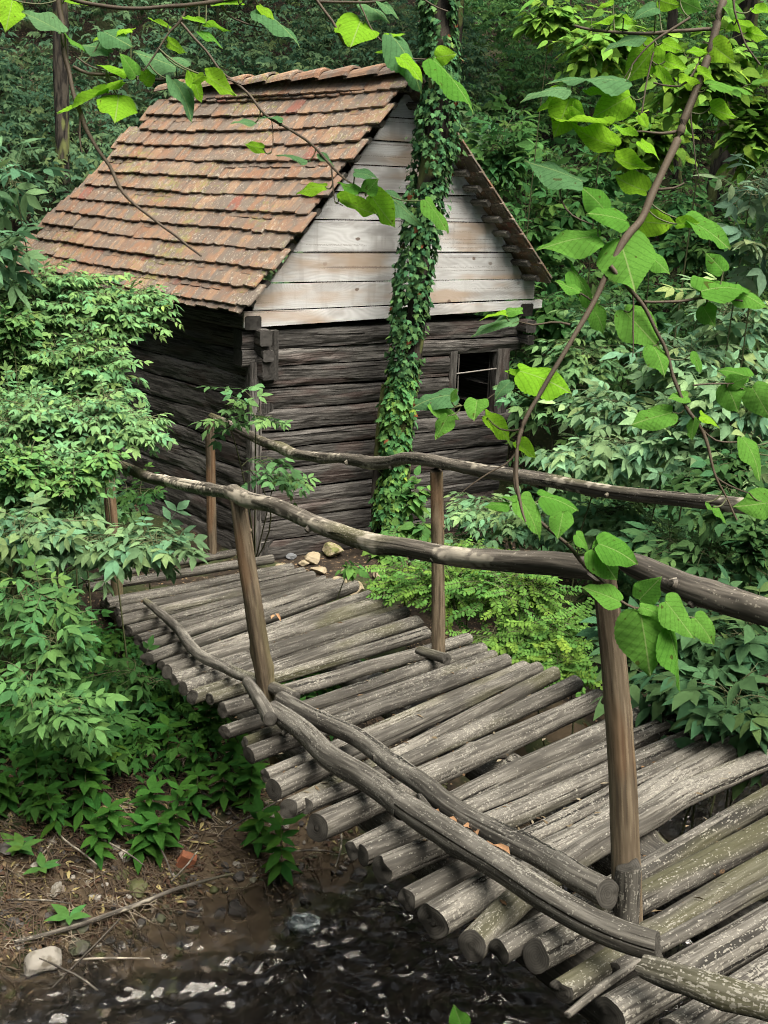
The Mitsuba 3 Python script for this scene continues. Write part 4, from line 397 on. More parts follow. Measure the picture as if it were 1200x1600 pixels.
# left wall of darker timbers along the path, and the two walls behind
lw = key_of('left_wall', cabin); DEPTH = 3.75
ELN = unit(np.cross(ES, Z3)); ELN = ELN if ELN @ np.array([-1, -1, 0]) > 0 else -ELN
hs = np.linspace(-.12, 2.06, 11)
for j in range(10):
    zc, h = (hs[j] + hs[j + 1]) / 2, hs[j + 1] - hs[j] - .008
    poke = .10 if j >= 8 else (.0 if j % 2 else .03)
    put_hewn(lw, CO - ES * poke + Z3 * zc, CO + ES * DEPTH + Z3 * zc, h, .17, ELN, lump=.06)
B0 = CO + ES * DEPTH; Q0 = CO + EU * UR
bw = key_of('back_wall', cabin); rw = key_of('right_wall', cabin)
ERN = -ELN
for j in range(10):
    zc, h = (hs[j] + hs[j + 1]) / 2, hs[j + 1] - hs[j] - .008
    put_hewn(bw, B0 + Z3 * zc, B0 + EU * UR + Z3 * zc, h, .16, -EN)
    put_hewn(rw, Q0 + ES * .17 + Z3 * zc, Q0 + ES * DEPTH + Z3 * zc, h, .16, ERN)
# crossing timber ends at the two front corners
ends = ((-.02, 1.93, .11, .14, .14), (.02, 1.79, .10, .10, .12), (2.80, 1.95, .12, .12, .16), (2.83, 1.83, .08, .09, .16))
for u, z, wd, ht, outl in ends:
    block(W(u, z, -.1), EN * (outl + .1), EU * wd, Z3 * ht, 'cabin_wood', 'timber_end', cabin)
block(W(-.06, -.1, -.1), Z3 * 1.88, EU * .11, EN * .125, 'cabin_wood', 'corner_post', cabin)
# ---- roof
ra, rr, rab, rrb, rer = (A_(q) for q in ROOF)
rerb = rer + (rrb - rr) + ES * .6
roof = key_of('roof', cabin)
def quad(A, B, C_, D_, s, t): return (A * (1 - s) + D_ * s) * (1 - t) + (B * (1 - s) + C_ * s) * t
def course(A, B, Cb, Db, rows, sgn, tiles_at):
    """tile frames on the slope A (eave, front) B (ridge, front) Cb (ridge, back) Db (eave, back)"""
    res = []
    for r in range(rows):
        t0 = r / rows
        a, b = quad(A, B, Cb, Db, 0, t0), quad(A, B, Cb, Db, 1, t0)
        L = np.linalg.norm(b - a); e = (b - a) / L
        up = unit(quad(A, B, Cb, Db, .5, min(1, t0 + .1)) - quad(A, B, Cb, Db, .5, t0)); up = unit(up - e * (up @ e))
        n = np.cross(e, up); n = n if n[2] > 0 else -n
        res.append((a, e, up, n, L))
    return res
ROWS = 13; slopeL = np.linalg.norm(rr - ra); expo = slopeL / ROWS
tw = .178
def tile_mesh(o, e, up, n, w, length, th, i, lift=.022, rot=0., chip=0.):
    e2 = unit(e + up * rot + n * R.normal(0, .006)); up2 = unit(up - e2 * (up @ e2) - n * (lift / length)); n2 = np.cross(e2, up2); n2 = n2 if n2 @ n > 0 else -n2
    c = .012
    pts = [(c, 0), (w * .35, -.004 + chip), (w * .65, -.004 - chip * .5), (w - c, 0), (w, c), (w, length), (0, length), (0, c)]
    pts = [(x, y + (R.normal(0, .0025) if y < .03 else 0)) for x, y in pts]
    v, f, uv = slab(o + n * lift, e2, up2, n2, pts, th, .035, (4 * i + 1, 1))
    return v, f, uv
er0 = unit(rrb - rr); up0 = unit(rr - ra); up0 = unit(up0 - er0 * (up0 @ er0)); n0 = np.cross(er0, up0); n0 = n0 if n0[2] > 0 else -n0
tid = 0; rest, under = [], []; made = []
for r, (a, e, up, n, L) in enumerate(course(ra, rr, rrb, rab, ROWS, 1, 300)):
    k = int(L / tw) + 1
    sag = lambda s: n * (-.05 * math.sin(math.pi * min(1, max(0, s / L))) + .02 * (meshkit.noise(A_([[s * 1.3, r * .6, 0]]))[0] - .5))
    drop = lambda s: up * (.018 * (meshkit.noise(A_([[s * 2.2, r * 3.3, 4]]))[0] - .5))
    for q in range(k):
        s0 = -.02 + q * tw + (tw * .5 if r % 2 else 0) - (tw * .25); tid += 1
        o = a + e * s0 + sag(s0) + drop(s0) + up * R.normal(0, .004) + n * R.normal(0, .003)
        w = tw * R.uniform(.955, .985)
        if s0 < -.06: s0 = -.06
        if True:
            made.append((np.linalg.norm(o - EYE), tile_mesh(o, e, up, n, w, expo + .05, .017, tid, .037, R.normal(0, .012), R.normal(0, .002))))
        o2 = a + e * (s0 + tw * .5) + sag(s0) + drop(s0) - up * (.06 + R.normal(0, .006))
        under.append(tile_mesh(o2, e, up, n, w, expo + .03, .016, tid + 900, .013, R.normal(0, .01)))
for q in range(int(np.linalg.norm(rrb - rr) / tw) + 1):
    tid += 1; under.append(tile_mesh(rr + er0 * (q * tw) - up0 * .16, er0, up0, n0, tw * .98, .17, .016, tid + 4000, .016))
made.sort(key=lambda m: m[0])
for d, m in made[:300]: put('tile', (m[0], m[1]), 'clay_tile', roof, uv=m[2])
rest = [m for d, m in made[300:]]
cr = course(rer, rr, rrb, rerb, ROWS, 1, 0)
for r, (a, e, up, n, L) in enumerate(cr):
    for q in range(int(L / tw) + 1):
        tid += 1
        rest.append(tile_mesh(a + e * (-.02 + q * tw) + up * R.normal(0, .004), e, up, n, tw * .97, expo + .05, .017, tid, .03, R.normal(0, .01)))
        if q < 2: under.append(tile_mesh(a + e * (.0 + q * tw) - up * .028, e, up, n, tw * .97, expo + .03, .016, tid + 2000, .01))
v, f, uv = cat_m(rest); put('far_tiles', (v, f), 'clay_tile', roof, uv=uv, kind='stuff')
v, f, uv = cat_m(under); put('under_tiles', (v, f), 'clay_tile', roof, uv=uv, kind='stuff')
# ridge caps
Lr = np.linalg.norm(rrb - rr); er_ = (rrb - rr) / Lr
nc = 9
for q in range(nc + 1):
    c0 = rr + er_ * (q * Lr / nc - .06); c1 = c0 + er_ * (Lr / nc + .06); uid[0] += 1
    ang = np.linspace(-1.25, 1.25, 9); side = unit(np.cross(er_, Z3))
    vs, fs = [], []
    for kk, (c, rad, lift) in enumerate(((c0, .135, .004), (c0 + er_ * .05, .138, .004), (c1, .115, -.012))):
        c = c + Z3 * (-.03 + lift + R.normal(0, .003))
        for rd in (rad, rad - .018):
            vs += [c + side * math.sin(x) * rd + Z3 * math.cos(x) * rd for x in ang]
    vs = A_(vs); m = len(ang)
    for kk in range(2):
        for o in (0, m):
            for j in range(m - 1):
                b0 = kk * 2 * m + o + j; fs.append([b0, b0 + 1, b0 + 2 * m + 1, b0 + 2 * m])
    for kk in (0, 2):
        for j in range(m - 1):
            b0 = kk * 2 * m + j; fs.append([b0, b0 + 1, b0 + m + 1, b0 + m])
    uv = np.c_[np.tile(ang * .1, 6) + 4 * (3000 + uid[0]) + 1, 1 + (vs - c0) @ er_]
    put('ridge_tile', trimesh.Trimesh(vs, np.vstack([[q_[0], q_[1], q_[2]] for q_ in fs] + [[q_[0], q_[2], q_[3]] for q_ in fs]), process=False), 'ridge_clay', roof, uv=uv)
# laths under the tiles, their sawn ends showing past the gable
for sl in (0, 1):
    A0 = ra if sl == 0 else rer
    for r in range(ROWS):
        t = (r + .35) / ROWS
        p = A0 * (1 - t) + rr * t
        up = unit(rr - A0); e = unit(rab - ra) if sl == 0 else unit(rerb - rer)
        n = np.cross(e, up); n = n if n[2] > 0 else -n
        block(p + e * (.03 + .03 * R.random()) - n * .075 + up * R.normal(0, .006), e * 3.6, up * .06, n * .04, 'deck_wood', 'roof_lath', roof)
    p = A0 + unit(rr - A0) * .02; e = unit(rab - ra)
    for off in (.32, 1.6, 2.9):
        block(p + e * off - n * .17, unit(rr - A0) * (np.linalg.norm(rr - A0) - .02), e * .09, n * .09, 'cabin_wood', 'rafter', roof)
# wall plate under each eave
for base, e in ((W(-.12, 2.06, .05), ES), (W(2.8, 2.10, .05), ES)):
    block(base, e * 3.9, EU * .15, Z3 * .12, 'cabin_wood', 'wall_plate', roof)
# ------------------------------------------------ the footbridge
bridge = thing('log_footbridge', 'rickety footbridge of round grey logs with rough pole handrails over the stream', 'footbridge')
for q, p in enumerate(LOGS):
    p = [[*w[:3], w[3] * 1.05] for w in p]
    put_log('deck_log', p, 'deck_wood', bridge, wander=.016, lump=.028, flat=.25 if q in (32,) else 0., step=.045)
for p in KERBS[:6]: put_log('kerb_pole', p, 'deck_wood', bridge, lump=.055, wander=.01, knots=3, sides=20, step=.03, stubs=2)
put_log('splinter', KERBS[6], 'deck_wood', bridge, lump=.25, sides=8, step=.03)
for q, (b, t) in enumerate(POSTS):
    b = A_(b); t = A_(t); b[2] -= .35 if q < 6 else .1
    m = (b + t) / 2; m[:2] += R.normal(0, .012, 2) * (q < 6)
    put_log('post' if q < 6 else 'stake', [b, m, t], 'post_wood' if q < 6 else 'deck_wood', bridge, lump=.075, sides=20, step=.03, knots=2, stubs=2 if q < 6 else 0)
for p in RAILS: put_log('handrail', p, 'rail_wood', bridge, lump=.095, sides=20, step=.028, knots=7, stubs=5)
put_log('wedge', BLOCK, 'deck_wood', bridge, lump=.05)
# bearers below the deck
for du in (.25, 1.5):
    a = A_(LOGS[33][0][:3]) * (1 - du / 2.2) + A_(LOGS[33][1][:3]) * du / 2.2; b = A_(LOGS[1][0][:3]) * (1 - du / 2.2) + A_(LOGS[1][1][:3]) * du / 2.2
    a[2] -= .17; b[2] -= .17
    put_log('bearer', [[*a, .11], [*b, .09]], 'deck_wood', bridge, lump=.06)
tag = put_log('loose_pole', STICK, 'deck_wood', None, lump=.1, sides=8, label='thin loose pole poking out between the nearest deck logs', category='pole')
# plank landing in front of the cabin door side
landing = thing('plank_landing', 'worn hewn planks forming a landing beside the left cabin wall', 'landing')
for p in PLANKS:
    p = A_(p); p[:, 3] *= 1.25; p[:, 2] -= .05
    put_log('plank', p, 'deck_wood', landing, flat=.45, lump=.06)
# ------------------------------------------------ leaves
def leafset(tpl, P, A, N, L, Wd, col, curl=.0, base_uv=None):
    """many leaves as one (v, f, colour); tpl = (points x,y,z in leaf units, faces)"""
    tv, tf = tpl; A = unit(A); S = unit(np.cross(N, A)); N2 = np.cross(A, S)
    L = np.broadcast_to(L, (len(P),)); Wd = np.broadcast_to(Wd, (len(P),))
    v = P[:, None] + A[:, None] * (tv[None, :, :1] * L[:, None, None]) + S[:, None] * (tv[None, :, 1:2] * (L * Wd)[:, None, None]) + N2[:, None] * (tv[None, :, 2:] * L[:, None, None])
    f = (tf[None] + (np.arange(len(P)) * len(tv))[:, None, None]).reshape(-1, 3)
    return v.reshape(-1, 3), f, np.repeat(col, len(tv), 0)
def half_leaf(rows, fold=.10, arch=.18):
    """rows: (x, half width); a folded, arched blade with a midrib"""
    pts, fac = [], []
    for x, h in rows:
        z = -arch * x * x
        pts += [(x, 0, z)] if h == 0 else [(x, h, z + fold * h * 2 - .3 * h * h), (x, 0, z - .0), (x, -h, z + fold * h * 2 - .3 * h * h)]
    idx, o = [], 0
    for x, h in rows:
        idx.append([o] * 3 if h == 0 else [o, o + 1, o + 2]); o += 1 if h == 0 else 3
    for a, b in zip(idx[:-1], idx[1:]):
        for k in (0, 1):
            q = [a[k], b[k], b[k + 1], a[k + 1]]
            for tri in ((q[0], q[1], q[2]), (q[0], q[2], q[3])):
                if len(set(tri)) == 3: fac.append(tri)
    return A_(pts), np.array(fac)
LANCE = half_leaf([(0, 0), (.16, .3), (.42, .5), (.72, .3), (1, 0)])
LANCE_S = half_leaf([(0, 0), (.4, .5), (1, 0)])
OVAL = half_leaf([(0, 0), (.25, .45), (.7, .45), (1, 0)], .06, .08)
OVATE = half_leaf([(0, 0), (.1, .36), (.35, .5), (.65, .33), (1, 0)], .08, .2)
def tubes(paths, sides=5):
    out = []
    for p in paths:
        p = A_(p); c, r = p[:, :3], p[:, 3]; t = unit(np.gradient(c, axis=0))
        a = unit(np.cross(t, np.where(np.abs(t[:, 2:]) < .9, [0, 0, 1.], [1., 0, 0]))); b = np.cross(t, a)
        an = np.arange(sides) * 2 * np.pi / sides
        v = c[:, None] + r[:, None, None] * (np.cos(an)[None, :, None] * a[:, None] + np.sin(an)[None, :, None] * b[:, None])
        i, j = np.meshgrid(np.arange(len(p) - 1), np.arange(sides), indexing='ij')
        q = np.stack([i * sides + j, i * sides + (j + 1) % sides, (i + 1) * sides + (j + 1) % sides, (i + 1) * sides + j], -1).reshape(-1, 4)
        s = np.r_[0, np.cumsum(np.linalg.norm(np.diff(c, axis=0), axis=1))]
        uv = np.stack([np.repeat(s, sides), np.tile(an * r.mean(), len(p))], -1)
        out.append((v.reshape(-1, 3), np.vstack([q[:, [0, 1, 2]], q[:, [0, 2, 3]]]), uv))
    return cat_m(out)
def jitter_col(base, n, rng, var=.26, yellow=.07):
    k = rng.uniform(1 - var, 1 + var, (n, 1)); y = np.clip(rng.normal(0, yellow, (n, 1)), -.1, .5)
    return np.clip(A_(base) * k * np.hstack([1 + 2.2 * y, 1 + .6 * y, 1 - .8 * y]), .005, .6)
def compound(P, A, N, S, style, col, rng, tpl):
    """leaflets of compound leaves -> (P, A, N, L, W, col, owner)"""
    A = unit(A); N = unit(N - A * (N * A).sum(1, keepdims=True)); B = np.cross(N, A); n = len(P); S = np.broadcast_to(S, (n,))
    lay = dict(elder=[(.34, 62, .40), (.34, -62, .40), (.62, 52, .44), (.62, -52, .44), (.66, 0, .5)],
               elder7=[(.22, 66, .34), (.22, -66, .34), (.46, 58, .38), (.46, -58, .38), (.7, 48, .38), (.7, -48, .38), (.72, 0, .42)],
               ash=[(.25, 60, .24), (.27, -60, .24), (.48, 55, .26), (.5, -55, .26), (.72, 48, .26), (.74, -48, .26), (.78, 0, .27)],
               robinia=[(.08 + .105 * k, sg * 68, .17) for k in range(8) for sg in (1, -1)] + [(.9, 0, .16)],
               simple=[(0, 0, 1.)])[style]
    oP, oA, oN, oL, oC, oO = [], [], [], [], [], []
    for t, a, l in lay:
        a = math.radians(a) + rng.normal(0, .13, n)
        ax = A * np.cos(a)[:, None] + B * np.sin(a)[:, None] + N * rng.normal(-.12, .18, (n, 1)); ax[:, 2] -= .12
        oP.append(P + A * (t * S)[:, None] + B * (np.sign(np.sin(a)) * .0)[:, None]); oA.append(ax)
        oN.append(N + .28 * rng.normal(size=(n, 3))); oL.append(l * S * rng.uniform(.85, 1.15, n)); oC.append(col * rng.uniform(.9, 1.1, (n, 1))); oO.append(np.arange(n))
    return [np.concatenate(q) for q in (oP, oA, oN, oL, oC, oO)]
WID = dict(elder=.44, elder7=.42, ash=.5, robinia=.55, simple=.6)
def shrub(name, cat, label, blobs, nbr, size, style, colr, parts, seed, group=None, base=None):
    rng = np.random.default_rng(seed); k = thing(name, label, cat, group)
    stems, P, A, N = [], [], [], []
    for bi, (x, y, z, rx, ry) in enumerate(blobs):
        c = A_([x, y, z]); g = A_([x + rng.normal(0, .12), y + rng.uniform(.0, .3), 0]); 
        if base is not None: g[:2] = base[:2]
        g[2] = min(ground_z(g[0], g[1]) - .02, z - ry - .1)
        root = g; th = .006 + .010 * ry
        knee = c * .6 + root * .4 + A_([rng.normal(0, .05), .05, 0])
        stems.append(resample([[*root, th], [*knee, th * .7], [*(c - Z3 * ry * .35), th * .5]], 7))
        for q in range(nbr):
            d = unit(rng.normal(size=3)); d[2] *= .95
            rad = rng.uniform(.25, 1.08) ** .6
            tip = c + d * A_([rx, .7 * rx, ry]) * rad
            st = c + A_([rng.normal(0, .25) * rx, rng.normal(0, .2) * rx, -ry * rng.uniform(.1, .7)])
            mid = (st + tip) / 2 + Z3 * .18 * np.linalg.norm(tip - st)
            stems.append(resample([[*st, th * .4], [*mid, th * .3], [*tip, .0016]], 6))
            sp = stems[-1][:, :3]; dirn = unit(tip - mid)
            m = max(1, int(np.linalg.norm(tip - st) / (size * .55)))
            for j in range(m + 1):
                f = 1 - j * .62 / max(1, m); p = sp[int(f * 5)]
                for sg in ((0,) if j == 0 else (1, -1)):
                    ax = dirn + sg * .95 * unit(np.cross(Z3, dirn)) + .2 * rng.normal(size=3); ax[2] = ax[2] * .7 - .15
                    P.append(p); A.append(unit(ax)); N.append(Z3 * 1.0 + d * .35 + A_([0, -.25, 0]) + .3 * rng.normal(size=3))
    P, A, N = A_(P), A_(A), A_(N); n = len(P)
    S = size * rng.uniform(.72, 1.2, n); col = jitter_col(colr, n, rng)
    st2 = style if style != 'elder' else 'elder'
    cp = compound(P, A, N, S, st2, col, rng, None)
    tpl = dict(elder=LANCE, ash=LANCE, robinia=OVAL, simple=OVATE)[style]
    order = np.argsort(np.linalg.norm(P - EYE, axis=1)); own = np.zeros(n, int) - 1; own[order[:parts]] = np.arange(min(parts, n))
    lp, la, ln, ll, lc, lo = cp
    if style != 'simple':
        rach = [np.c_[np.vstack([P[q], P[q] + A[q] * S[q] * .7]), [.0022, .0012]] for q in range(n)]
    else: rach = []
    for q in range(min(parts, n)):
        m = np.nonzero(own[lo] == q)[0]
        v, f, c = leafset(tpl, lp[m], la[m], ln[m], ll[m], WID[style], lc[m])
        if style != 'simple':
            qi = order[q]; rv, rf, _ = tubes([rach[qi]], 3); f = np.vstack([f, rf + len(v)]); v = np.vstack([v, rv]); c = np.vstack([c, np.repeat(c[:1] * .8, len(rv), 0)])
        put('leaf', (v, f), 'leaf', k, smooth=True, color=c)
    rach = [rach[q] for q in order[parts:]] if rach else []
    m = np.nonzero(own[lo] < 0)[0]
    if len(m):
        v, f, c = leafset(tpl, lp[m], la[m], ln[m], ll[m], WID[style], lc[m]); put('foliage', (v, f), 'leaf', k, smooth=True, color=c, kind='stuff')
    v, f, uv = tubes(stems + rach, 4); put('stems', (v, f), 'green_stem', k, smooth=True, uv=uv, kind='stuff')
    return k
for q, (nm, ct, lb, bl, nb, sz, sty, co, pt) in enumerate(SHRUBS):
    shrub(nm, ct, lb, bl, nb, sz, sty, co, pt, 100 + q, base=ROOTS.get(q))
# herbs on the bank: an upright stem with whorls of pointed leaves
rng = np.random.default_rng(5)
def herb(x, y, h, ll, colr, label, group, whorls=4, name='bank_herb', n0=5):
    k = thing(name, label, 'plant', group); z = float(ground_z(x, y)); lean = rng.normal(0, .05, 2)
    P, A, N = [], [], []
    for w in range(whorls):
        t = 1 - w * .2; a0 = rng.uniform(0, 6)
        for j in range(n0 if w else n0 - 1):
            a = a0 + j * 2 * math.pi / n0 + rng.normal(0, .15); P.append([x + lean[0] * t, y + lean[1] * t, z + h * t]); A.append([math.cos(a), math.sin(a), .35 - .25 * w + rng.normal(0, .12)]); N.append([0.1 * rng.normal(), -.15, 1])
    P, A, N = A_(P), A_(A), A_(N); col = jitter_col(colr, len(P), rng, .18, .06)
    L = ll * np.repeat(1, len(P)) * rng.uniform(.7, 1.15, len(P))
    for q in range(len(P)):
        v, f, c = leafset(LANCE, P[q:q + 1], A[q:q + 1], N[q:q + 1], L[q:q + 1], .42, col[q:q + 1]); put('leaf', (v, f), 'leaf', k, smooth=True, color=c)
    v, f, uv = tubes([[[x, y, z - .03, .004], [x + lean[0], y + lean[1], z + h, .002]]], 5); put('stem', (v, f), 'green_stem', k, smooth=True, uv=uv)
HERB_L = ['dark green whorled herb in the front row of the bank near the left edge', 'dark green whorled herb in the front row of the bank above the brick and stones', 'dark green whorled herb in the front row just below the deck log ends',
          'whorled herb in the shaded back rows of the bank near the left edge', 'whorled herb in the shaded back rows in the middle of the left bank', 'whorled herb in deep shade under the left edge of the deck']
for q, (x, y, z) in enumerate(HERBS):
    herb(x, y, rng.uniform(.2, .36), rng.uniform(.10, .14), (.036, .105, .02), HERB_L[int((y - waterline(x)) / 1.12 > 1.05) * 3 + int(x > -1.45) + int(x > -.95)], 'herbs on the left bank')
for q, (x, y, z) in enumerate(ROSETTES):
    herb(x, y, .07, .12, (.07, .17, .045), 'low five leaved rosette among the litter at the lower left edge', 'rosettes on the gravel', 1, 'leaf_rosette', 6)
# ------------------------------------------------ forest hillside
def undergrowth(n, xr, yr, col, seed, label, name, hmax=1.5, size=.32, cut=.42):
    rng = np.random.default_rng(seed); x = rng.uniform(*xr, n * 3); y = rng.uniform(yr[0], yr[1], n * 3)
    den = meshkit.fbm(np.stack([x * .55, y * .55, x * 0 + seed], -1), 3)
    keep = (den + rng.normal(0, .05, len(x)) > cut); x, y, den = x[keep][:n], y[keep][:n], den[keep][:n]
    keep = (np.abs(x) < .5 * y + .5) & ((y - waterline(x)) / 1.12 > .78); x, y, den = x[keep], y[keep], den[keep]
    top = hmax * np.clip((den - cut) / .2, .12, 1)
    P = np.stack([x, y, ground_z(x, y) + top * rng.uniform(.25, 1, len(x)) ** .6], -1)
    a = rng.uniform(0, 6.28, len(x)); A = np.stack([np.cos(a), np.sin(a) - .35, rng.normal(-.15, .2, len(x))], -1)
    N = np.stack([rng.normal(0, .3, len(x)), rng.normal(-.35, .3, len(x)), np.ones(len(x))], -1)
    c = jitter_col(col, len(x), rng, .3, .08) * (.8 + .5 * meshkit.noise(P * .7, 9))[:, None]
    S = size * rng.uniform(.6, 1.25, len(x))
    lp, la, ln, ll, lc, lo = compound(P, A, N, S, 'elder', c, rng, None)
    v, f, cc = leafset(LANCE_S, lp, la, ln, ll, .46, lc)
    put(name, (v, f), 'leaf', smooth=True, color=cc, kind='stuff', label=label, category='undergrowth')
undergrowth(30000, (-12, 1.5), (12.2, 27), (.085, .155, .08), 3, 'blue green forest undergrowth covering the slope behind the roof', 'undergrowth', 2.0, .30, .30)
undergrowth(24000, (1.0, 15), (11.6, 27), (.085, .185, .06), 4, 'green forest undergrowth covering the slope right of the cabin', 'undergrowth', 2.0, .30, .38)
undergrowth(3500, (-6, -2.6), (6.2, 12), (.06, .12, .05), 6, 'low plants covering the ground left of the cabin and deck', 'ground_cover', .6, .24)
undergrowth(1500, (-2.6, -.2), (4.6, 7.2), (.035, .095, .022), 8, 'low dark green seedlings covering the bank below the left deck edge', 'ground_cover', .28, .17, .36)
undergrowth(4500, (1.6, 7), (6.6, 12), (.065, .14, .055), 7, 'low plants covering the bank right of the bridge', 'ground_cover', .55, .24, .40)
# trees on the slope: trunk and high crown
def far_tree(label, path, seed, crown=True):
    rng = np.random.default_rng(seed); k = thing('forest_tree', label, 'tree'); p = A_(path); top = p[-1, :3]
    g = p[0].copy(); g[2] = float(ground_z(g[0], g[1])) - .1; g[3] *= 1.3
    p = np.vstack([g, p, [*(top + [rng.normal(0, .3), .2, 3.0]), p[-1, 3] * .6]])
    limbs = [resample(p, 14)]; ce = p[-1, :3]
    for q in range(7):
        a = rng.uniform(0, 6.28); s = limbs[0][rng.integers(8, 13)]
        limbs.append(resample([[*s[:3], s[3] * .5], [*(s[:3] + [math.cos(a) * .8, math.sin(a) * .8, .7]), s[3] * .35], [*(s[:3] + [math.cos(a) * 2, math.sin(a) * 2, 1.1]), .01]], 6))
    v, f, uv = tubes(limbs, 9); put('trunk', (v, f), 'bark', k, smooth=True, uv=uv)
    n = 500; d = unit(rng.normal(size=(n, 3))); P = ce + [0, 0, .6] + d * [2.4, 2.4, 1.5] * rng.uniform(.3, 1, (n, 1)) ** .5
    A = np.c_[d[:, :2], rng.normal(-.2, .2, n)]; N = np.c_[rng.normal(0, .3, (n, 2)), np.ones(n)]
    lp, la, ln, ll, lc, lo = compound(P, A, N, .34 * rng.uniform(.7, 1.2, n), 'elder', jitter_col((.06, .13, .04), n, rng), rng, None)
    v, f, c = leafset(LANCE_S, lp, la, ln, ll, .5, lc); put('crown', (v, f), 'leaf', k, smooth=True, color=c, kind='stuff')
for q, (lb, p) in enumerate(BTREES): far_tree(lb, p, 40 + q)
def tall_tree(x, y, zc, rad, seed, label):
    rng = np.random.default_rng(seed); k = thing('forest_tree', label, 'tree', 'tall trees closing round the clearing'); g = float(ground_z(x, y)) - .2
    trunk = resample([[x, y, g, .2], [x + .2, y + .1, (g + zc) / 2, .16], [x, y, zc + rad * .4, .06]], 14); limbs = [trunk]
    for q in range(9):
        a = rng.uniform(0, 6.28); s = trunk[rng.integers(7, 12)]; e = [math.cos(a) * rad * .8, math.sin(a) * rad * .8, rng.uniform(.2, 1.2)]
        limbs.append(resample([[*s[:3], .06], [*(s[:3] + A_(e) * .5), .04], [*(s[:3] + e), .01]], 6))
    v, f, uv = tubes(limbs, 9); put('trunk', (v, f), 'bark', k, smooth=True, uv=uv)
    n = 420; d = unit(rng.normal(size=(n, 3))); P = A_([x, y, zc]) + d * [rad, rad, rad * .75] * rng.uniform(.15, 1, (n, 1)) ** .45
    lp, la, ln, ll, lc, lo = compound(P, np.c_[d[:, :2], rng.normal(-.2, .2, n)], np.c_[rng.normal(0, .3, (n, 2)), np.ones(n)], 1.05 * rng.uniform(.7, 1.2, n), 'elder', jitter_col((.05, .11, .035), n, rng), rng, None)
    v, f, c = leafset(LANCE_S, lp, la, ln, ll, .5, lc); put('crown', (v, f), 'leaf', k, smooth=True, color=c, kind='stuff')
for q, (x, y, zc, rad) in enumerate(((-4.7, 3.2, 2.1, 1.5), (-5.9, 7.8, 5.0, 1.6), (-6.6, 9.9, 3.8, 1.8), (-4.9, 5.4, 4.6, 1.2), (-5.6, 4.8, 4.6, 1.8), (-5.2, 6.2, 2.4, 1.6), (-4.2, .4, 2.4, 1.5), (5.2, 3.4, 2.6, 1.6), (6.4, 7.2, 3, 1.8), (-2.6, -3.4, 2.6, 1.8), (2.4, -3.6, 2.4, 1.7), (-7.6, 4.2, 6.6, 3.1), (-8, 8.6, 7.4, 3.3), (-6.6, -.6, 7, 3.1), (-7.6, 13, 8.6, 3.3), (-6.4, 10.6, 5.2, 2.3), (-5.6, 7.2, 4.9, 1.7), (8.2, 3, 7, 3.1), (8.8, 8, 7.6, 3.2), (8.2, 13, 9, 3.2), (.6, 18, 11, 3.3), (5, 17.4, 10.6, 3.1), (-4.4, -6, 7.4, 3.3), (.2, -8, 8, 3.2), (5.6, -5.6, 7.4, 3.2))):
    tall_tree(x, y, zc, rad, 700 + q, 'tall leafy tree standing round the clearing beyond the ' + ('left edge' if x < -3 else 'right edge' if x > 5.1 and y > 0 else 'top edge' if y > 14 else 'near bank behind the viewer'))
# ------------------------------------------------ ivy covered tree by the gable
tree = thing('ivy_tree', 'leaning tree trunk wrapped in ivy in front of the gable', 'tree')
tp = resample(TRUNK, 40); tr = tp.copy(); tr[:, 3] *= .5; tr[0, 2] -= .2
tr[:, 0] += np.interp(np.linspace(0, 1, 40), [0, .45, .55, 1], [.075, .06, .0, 0])
v, f, uv = tubes([tr], 14); put('trunk', (v, f), 'bark', tree, smooth=True, uv=uv)
t2 = resample(TRUNK2, 16); t2[0, 2] -= .1
v, f, uv = tubes([t2], 10); put('stem', (v, f), 'bark', tree, smooth=True, uv=uv, label='thin mossy second stem left of the ivy trunk')
IV = [(0, 0), (-.12, .22), (-.02, .52), (.2, .36), (.42, .5), (.52, .26), (.78, .18)]
iv = [(x, y, -.25 * y * y - .1 * x * x) for x, y in IV[1:]] + [(1, 0, -.12)] + [(x, -y, -.25 * y * y - .1 * x * x) for x, y in IV[1:][::-1]]
iv = A_([(0, 0, 0)] + iv + [(.38, 0, .03)]); kk = len(iv) - 1
ivf = np.array([[kk, j, j + 1] for j in range(kk - 1)] + [[kk, kk - 1, 0]])
n = 8200; rng = np.random.default_rng(8)
s = rng.uniform(0.02, 1, n) ** .95; idx = np.clip(s * 39, 0, 38.99); i0 = idx.astype(int); fr = (idx - i0)[:, None]
pp = tp[i0] * (1 - fr) + tp[i0 + 1] * fr
ang = rng.uniform(0, 2 * np.pi, n)
bare_ = meshkit.fbm(np.stack([np.cos(ang) * 1.3, np.sin(ang) * 1.3, s * 16], -1), 3, 12) < .40
keep = ~bare_ & ~((np.cos(ang - .5) > .80) & (s < .42) & (rng.random(n) < .85)); pp, ang, s = pp[keep], ang[keep], s[keep]; n = len(s)
out = np.stack([np.cos(ang), np.sin(ang), 0 * ang], -1)
lumpy = .70 + .50 * meshkit.fbm(np.c_[pp[:, :3] * 3.5] + out * .6, 3)
P = pp[:, :3] + out * (.88 * pp[:, 3] * lumpy * rng.uniform(.8, 1.08, n) * np.where(rng.random(n) < .05, rng.uniform(1.1, 1.5, n), 1))[:, None]
A = -Z3 * 1.0 + out * rng.uniform(.15, 1.0, (n, 1)) + .55 * rng.normal(size=(n, 3)) * [1, 1, .4]
N = out + .35 * rng.normal(size=(n, 3)) + Z3 * .35
size = rng.uniform(.032, .062, n) * np.where(s < .3, 1.35, 1)
col = jitter_col((.06, .135, .055), n, rng, .55, .08); low = (s < .33); col[low] = jitter_col((.095, .22, .07), low.sum(), rng, .3, .15)
